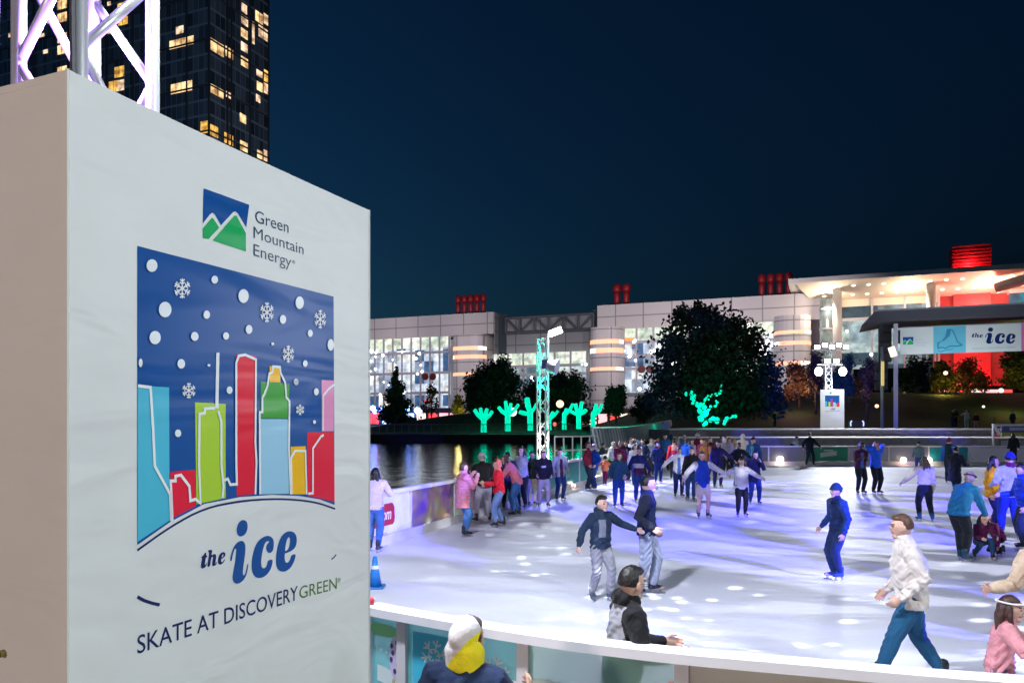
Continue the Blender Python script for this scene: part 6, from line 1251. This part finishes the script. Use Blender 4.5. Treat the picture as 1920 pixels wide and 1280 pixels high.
pp(979, 954, 836, -30, 'long haired woman in grey hoodie touching her face', top=(.36, .36, .40), bot=BLK, hair=BLH, hs='long', la=(-.06, .10, .04), ra='pocket', skin='light', hood=True, twist=0)
pp(998, 948, 845, 8, 'man in dark green jacket and khaki trousers left of the printed hoodie', top=(.02, .03, .03), bot=(.42, .34, .26), hair=BLH, la='pocket', ra='pocket', skin='tan')
pp(1019, 951, 844, 4, 'man in black hoodie with white chest lettering and khaki trousers', top=(.010, .011, .013), bot=(.34, .30, .22), hair=BRN, la=(.05, .09, -.22), ra=(.05, .09, -.22), print_=((.45, .45, .47), 0, .042, .195, .016), skin='light', fat=1.2, hood=True)
pp(1050, 938, 840, 22, 'man in grey jacket over a plum shirt by the sea green panel', top=(.30, .30, .31), open_=(.05, .012, .04), bot=DJEAN, hair=BLH, la='down', ra='pocket', skin='light', coat=.46)
# --- crowd along the back of the pond side
crowd = [(1143, 900, 826, 60, 'person in pale grey shirt with a lime sash bending over', dict(top=(.55, .56, .60), stripe=[(-.05, .05, (.30, .62, .22))], bot=DARK, hair=GRH, lean=25, la='fwd', ra='fwd', skin='light')),
 (1126, 893, 830, 100, 'person in dark coat stooping behind the orange jacket child', dict(top=(.02, .03, .05), bot=DARK, hair=BLH, lean=15, la='fwd', skin='light')),
 (1162, 905, 826, -20, 'long red haired girl in plum coat in the crowd', dict(top=(.12, .015, .05), bot=DARK, hair=AUB, hs='long', skin='light')),
 (1173, 903, 826, 5, 'dark haired woman in black coat with a white collar', dict(top=(.025, .02, .03), bot=DARK, hair=(.03, .008, .015), hs='long', open_=(.6, .6, .64), skin='light')),
 (1184, 898, 820, -40, 'person in black cap raising a grey sleeved arm', dict(top=(.30, .32, .36), bot=DJEAN, hair=BLH, hat=('cap', (.008, .008, .01)), la='head', skin='light')),
 (1190, 910, 832, 10, 'person in white top behind the striped sweater', dict(top=(.60, .60, .64), bot=DJEAN, hair=BLH, hs='loose', la='phone', skin='light')),
 (1207, 897, 822, -60, 'man in navy jacket with white collar looking left', dict(top=(.012, .02, .06), bot=DARK, hair=BRN, open_=(.45, .45, .5), skin='light')),
 (1220, 893, 821, 40, 'man in pale grey coat lifting an arm', dict(top=(.38, .40, .45), bot=DARK, hair=(.14, .08, .05), la='head', skin='tan')),
 (1234, 905, 829, 0, 'girl in navy jacket with long dark hair standing apart from the crowd', dict(top=(.012, .025, .11), bot=(.012, .04, .2), hair=(.02, .015, .015), hs='long', la='pocket', ra='pocket', skin='light')),
 (1233, 884, 819, 15, 'man in black jacket behind the navy girl', dict(top=(.012, .014, .03), bot=DARK, hair=BLH, skin='tan')),
 (1247, 884, 813, -15, 'tall man in medium blue jacket in the crowd', dict(top=(.02, .12, .34), bot=BLK, hair=BRN, skin='light')),
 (1258, 882, 814, 170, 'person in dark hood turned away in the crowd', dict(top=(.012, .03, .09), bot=DARK, hair=BLH, hood='up', skin='light')),
 (1264, 898, 823, 170, 'person in red and peach top with black hair seen from behind', dict(top=(.70, .03, .06), stripe=[(.19, .34, (.80, .42, .36))], bot=DARK, hair=BLH, skin='light')),
 (1270, 878, 818, 40, 'person in pale lavender coat in the crowd', dict(top=(.48, .46, .62), bot=DARK, hair=BLOND, hs='loose', skin='light')),
 (1283, 880, 815, -20, 'person in white cap and blue sleeves in the crowd', dict(top=(.10, .20, .56), bot=DARK, hair=GRH, hat=('cap', (.6, .62, .7)), skin='light')),
 (1286, 897, 824, 150, 'person in vivid blue hooded jacket leaning left', dict(top=(.01, .09, .58), bot=DARK, hair=BRN, hood=True, lean=15, la='fwd', skin='light')),
 (1297, 890, 823, 30, 'person in pale pink knitted top in the crowd', dict(top=(.56, .38, .56), bot=DARK, hair=BRN, hs='loose', skin='light')),
 (1308, 884, 812, 15, 'person with white knitted hat and wine red coat', dict(top=(.14, .012, .05), bot=DARK, hair=BRN, hat=('beanie', (.70, .70, .74)), skin='light')),
 (1317, 893, 822, -40, 'woman in plum jacket with tied brown hair', dict(top=(.16, .02, .07), bot=DARK, hair=BROWN, hs='pony', skin='light')),
 (1324, 899, 824, 150, 'person in rust brown fur coat seen from behind', dict(top=(.26, .10, .03), bot=DARK, hair=(.14, .05, .02), hs='long', skin='light', coat=.42)),
 (1331, 884, 819, -50, 'person in peach headscarf in the crowd', dict(top=(.16, .03, .06), bot=DARK, hair=BRN, hat=('veil', (.66, .44, .40)), skin='light')),
 (1367, 886, 820, 30, 'person in pale violet jacket behind the lilac headscarf', dict(top=(.38, .34, .60), bot=DARK, hair=BLH, skin='tan')),
 (1378, 884, 822, 10, 'person in tan coat with fair hair behind the broad man', dict(top=(.40, .30, .22), bot=DARK, hair=BLOND, hs='loose', skin='light')),
 (1352, 880, 818, -10, 'person in dark grey coat far back in the crowd', dict(top=(.10, .10, .13), bot=DARK, hair=BLH, skin='brown'))]
for px, fy, hp_, yw, lab, kw in crowd: pp(px, fy, hp_, yw, lab, **kw)
# --- back barrier and the right half
pp(1484, 869, 812, 100, 'skater in white and black top bent forward at the green banner', top=(.5, .52, .54), sleeve=(.55, .56, .58), stripe=[(.0, .13, (.012, .02, .02))], bot=BLK, hair=BLH, lean=48, la='down', ra='low', legs=((.05, .04, 0), (.09, -.16, .0)), skin='light', H=1.8)
pp(1518, 873, 811, 6, 'man in black jacket standing with arms held out at the green banner', top=(.010, .016, .022), bot=(.02, .04, .06), hair=BRN, la=(.20, .02, -.20), ra='low', legs='wide', skin='light', fat=1.2)
pp(1562, 836, 785, 20, 'person in white cap and plaid shirt in front of the small sign pillar', top=(.20, .06, .12), sleeve=(.02, .03, .08), bot=DJEAN, hair=BRN, hat=('cap', (.6, .6, .6)), la='phone', ra='phone', skates=False, skin='light', g=.6, H=1.75)
pp(1613, 926, 828, 4, 'man in dark wine jacket standing with hands together', top=(.06, .012, .035), open_=(.05, .12, .34), bot=(.010, .014, .022), hair=BLH, la=(-.03, .12, -.12), ra=(-.03, .12, -.12), skin='dark', collar=True)
pp(1642, 926, 827, 12, 'person in bright blue top holding both hands to the head', top=(.01, .10, .58), bot=(.008, .014, .02), hair=(.20, .06, .05), la=(.02, .10, .10), ra=(.02, .12, .08), legs='narrow', skin='tan', hs='loose')
pp(1723, 886, 828, -30, 'man in dark cap and grey green top behind the light sweater', top=(.14, .22, .24), bot=(.05, .10, .3), hair=BLH, hat=('cap', (.01, .015, .03)), skin='light', la='down', ra='pocket')
pp(1734, 977, 855, 172, 'woman in pale sweater and dark trousers wearing blue skates', top=(.60, .54, .58), bot=(.010, .014, .03), hair=(.10, .08, .05), hs='loose', la='side', ra='down', legs=((.09, .0, 0), (.09, -.02, 0)), boot=(.02, .09, .36), skin='light', hem=.54)
pp(1779, 905, 821, 130, 'man in red beanie and dark jacket with a blue pack', top=(.008, .022, .03), bot=(.012, .02, .03), hair=BLH, hat=('beanie', (.18, .01, .025)), sleeve=(.01, .12, .36), skin='light', la='down', ra='fwd')
pp(1790, 938, 836, 120, 'man in long black coat skating toward the yellow jacket', top=(.010, .012, .018), bot=(.010, .014, .03), hair=(.02, .02, .025), coat=.36, la='down', ra='fwd', lean=12, legs='stride', skin='tan', fat=1.15)
pp(1797, 1052, 872, 118, 'woman in teal sweater bending to help a fallen child', top=(.012, .15, .33), bot=(.008, .014, .022), hair=(.30, .22, .16), hs='bun', lean=44, la=(.0, .18, -.28), ra=(.05, .16, -.29), legs=((.05, .06, 0), (.06, -.03, 0)), boot=(.012, .05, .10), skin='light', H=1.64, fat=1.1, hat=('band', (.10, .02, .06)))
pp(1838, 1045, 958, -10, 'fallen child with dark hair being lifted beside the teal sweater', top=(.12, .012, .07), bot=(.02, .06, .14), hair=BLH, hs='long', kid=.9, drop=.27, lean=38, la='fwd', ra='fwd', legs=((.10, .20, 0), (.12, .12, 0)), skin='light', H=1.15)
pp(1874, 1040, 968, -80, 'child in black trousers crouching under a pink hat', top=(.15, .012, .10), bot=BLK, hair=BLH, hat=('beanie', (.62, .28, .62)), kid=.9, drop=.25, lean=62, la='down', ra='fwd', legs=((.08, .06, 0), (.08, -.12, 0)), skin='light', H=1.12, fat=1.2)
pp(1860, 1000, 854, 62, 'woman in bright yellow jacket with long black hair', top=(.80, .36, .010), bot=(.010, .012, .06), hair=BLH, hs='long', la=(.24, .06, .0), ra=(.07, -.02, -.27), legs='stand', skin='light', hem=.47, fat=1.25)
pp(1893, 1012, 848, 165, 'person in grey hoodie, blue beanie and wine scarf seen from behind', top=(.42, .42, .50), bot=(.012, .03, .36), hair=BLH, hat=('beanie', (.012, .02, .22), (.12, .012, .06)), la=(.08, .08, -.2), ra=(.14, .06, -.18), legs='step', boot=(.4, .42, .5), skin='light')
pp(1924, 1030, 868, -100, 'person in shiny blue jacket cut by the right edge', top=(.008, .05, .58), bot=(.02, .03, .06), hair=BLH, tk='puffer', la='down', ra='fwd', lean=8, skin='light', fat=1.3)
pp(1572, 1086, 906, -80, 'slim skater in dark blue jacket and navy trousers gliding alone', top=(.008, .02, .08), sleeve=(.01, .04, .16), bot=(.012, .03, .11), hair=(.01, .03, .06), la='down', ra='low', legs='narrow', skin='light', lean=6, fat=.85, hat=('beanie', (.01, .04, .10)), boot=(.012, .05, .24))
# --- the near skaters at the lower right
person((3.62, 7.0, 0), 1.60, -105, 'skater in loose cream white sweater and blue jeans striding left', top=(.66, .60, .56), bot=(.012, .08, .17), hair=(.10, .05, .03), la=(.05, .05, -.25), ra=(.08, .06, -.27), legs=((.06, .19, 0), (.06, -.17, .02)), lean=12, skin='light', hem=.475, fat=1.35, near=True)
person((3.62, 5.75, 0), 1.12, 60, 'child in pink jacket with dark hair and a white bow', top=(.62, .26, .30), bot=(.10, .08, .14), hair=(.05, .022, .018), hs='long', kid=.8, lean=14, la=(.02, .22, -.04), ra=(.06, .23, -.06), skin='light', near=True, hat=('band', (.72, .70, .74)), tk='coat')
person((4.42, 6.35, 0), 1.62, -80, 'skater in beige jacket and dark trousers cut by the right edge', top=(.60, .46, .34), bot=(.02, .03, .035), hair=BRN, la='down', ra='fwd', legs='stride', lean=12, skin='light', near=True)
# --- people on the stage apron and beyond
for px, fy, hp_, yw, lab, kw in ((1785, 803.5, 752, 20, 'person in dark jacket and blue skirt standing on the stage', dict(top=(.05, .05, .04), bot=(.01, .04, .22), hair=BRN, la='fwd', ra='phone')), (1790, 802.8, 744, -20, 'tall person in black standing behind the blue skirt on the stage', dict(top=(.02, .022, .015), bot=BLK, hair=BRN)),
                                 (1812, 803.4, 751, -10, 'woman in pale grey top and light jeans on the stage', dict(top=(.45, .46, .46), bot=(.28, .44, .50), hair=(.14, .09, .05), hs='long', la='pocket', ra=(.16, .05, -.1))), (1830, 803.8, 763, -30, 'child in pink hat and rose leggings on the stage', dict(top=(.03, .012, .02), bot=(.40, .17, .18), hair=BRN, kid=.6, hat=('beanie', (.70, .02, .20)), legs='wide')),
                                 (1863, 803.2, 770, 5, 'child in yellow top at the stage edge', dict(top=(.48, .36, .10), bot=(.02, .02, .02), hair=(.3, .2, .1), kid=.8)), (1899, 802.6, 767, -10, 'person in navy jacket far right on the stage', dict(top=(.012, .04, .09), bot=(.02, .03, .05), hair=BRN)),
                                 (1452, 802.5, 772, 30, 'person in dark coat sitting on the terrace by the big oak', dict(top=(.05, .02, .02), bot=DARK, hair=BRN))):
    pp(px, fy, hp_, yw, lab, g=2.02, H=(1.05 if kw.get('kid', 0) > .7 else 1.3 if kw.get('kid') else 1.62 if hp_ > 748 else 1.85), skates=False, skin='light', **kw)
pp(1874, 852, 806, -30, 'person in red jacket sitting by the advert frame', top=(.42, .012, .05), bot=BLK, hair=BRN, hs='long', drop=.1, skates=False, skin='light', g=.45, H=1.75)
pp(1900, 868, 822, 170, 'person in black beside the red jacket at the advert frame', top=(.008, .010, .016), bot=BLK, hair=BLH, skates=False, skin='light', g=.2, H=1.7, hs='long')
flush_people()
# --- the headscarf of the woman at the near rail: wrapped cloth, white above and yellow below, hair showing in front
def headscarf(parent):
    S = 1.50; pm = PM(); b = parent
    me = [c for c in parent.children if c.name.startswith('hair')][0]; co = np.array([tuple(v.co) for v in me.data.vertices]); c = (co.max(0) + co.min(0)) / 2; e = (co.max(0) - co.min(0)) / 2
    f = rotz(R(158)) @ np.array([0, -1, 0]); M = rotz(R(158))
    def warp(v):
        v = v.copy(); fr2 = v[:, 1] < -e[1] * .30; v[fr2] *= np.array([.72, .62, .72]); return v
    pm.lobe(c + np.array([0, 0, -.005]) - f * .012, e * np.array([1.10, 1.12, 1.05]), M, 26, 18, warp)
    pm.loft([c - f * .03 + np.array([0, 0, -.06]), c - f * .035 + np.array([0, 0, -.13]), c - f * .01 + np.array([0, 0, -.185])], [(.097, .084), (.094, .084), (.080, .066)], M @ np.array([1, 0, 0]), 20)
    pm.loft([c + M @ np.array([.05, .03, -.15]), c + M @ np.array([.085, -.02, -.20])], [.032, .022])
    rt = M @ np.array([1, 0, 0])
    def post(v, fc, mi):
        q = (fc - c) @ M; d = q[:, 2] + .03 + q[:, 0] * .55 * 1.0; mi[q[:, 2] < -.010 - 1.15 * (.04 + q[:, 0])] = 1
        n = (v - c); n2 = n / (np.linalg.norm(n, axis=1, keepdims=True) + 1e-9); ql = n @ M; w = .0032 * np.sin(ql[:, 2] * 26 + ql[:, 0] * 20 + 1.5 * np.sin(ql[:, 1] * 9)) + .0012 * np.sin(ql[:, 0] * 40 - ql[:, 2] * 60); return v + n2 * w[:, None]
    remesh(pm, 'headscarf', [cloth((.62, .58, .58), 'knit'), cloth((.80, .66, .02), 'knit')], np.eye(3), parent, None, .007, post, 2)
headscarf(sw); flush_people()
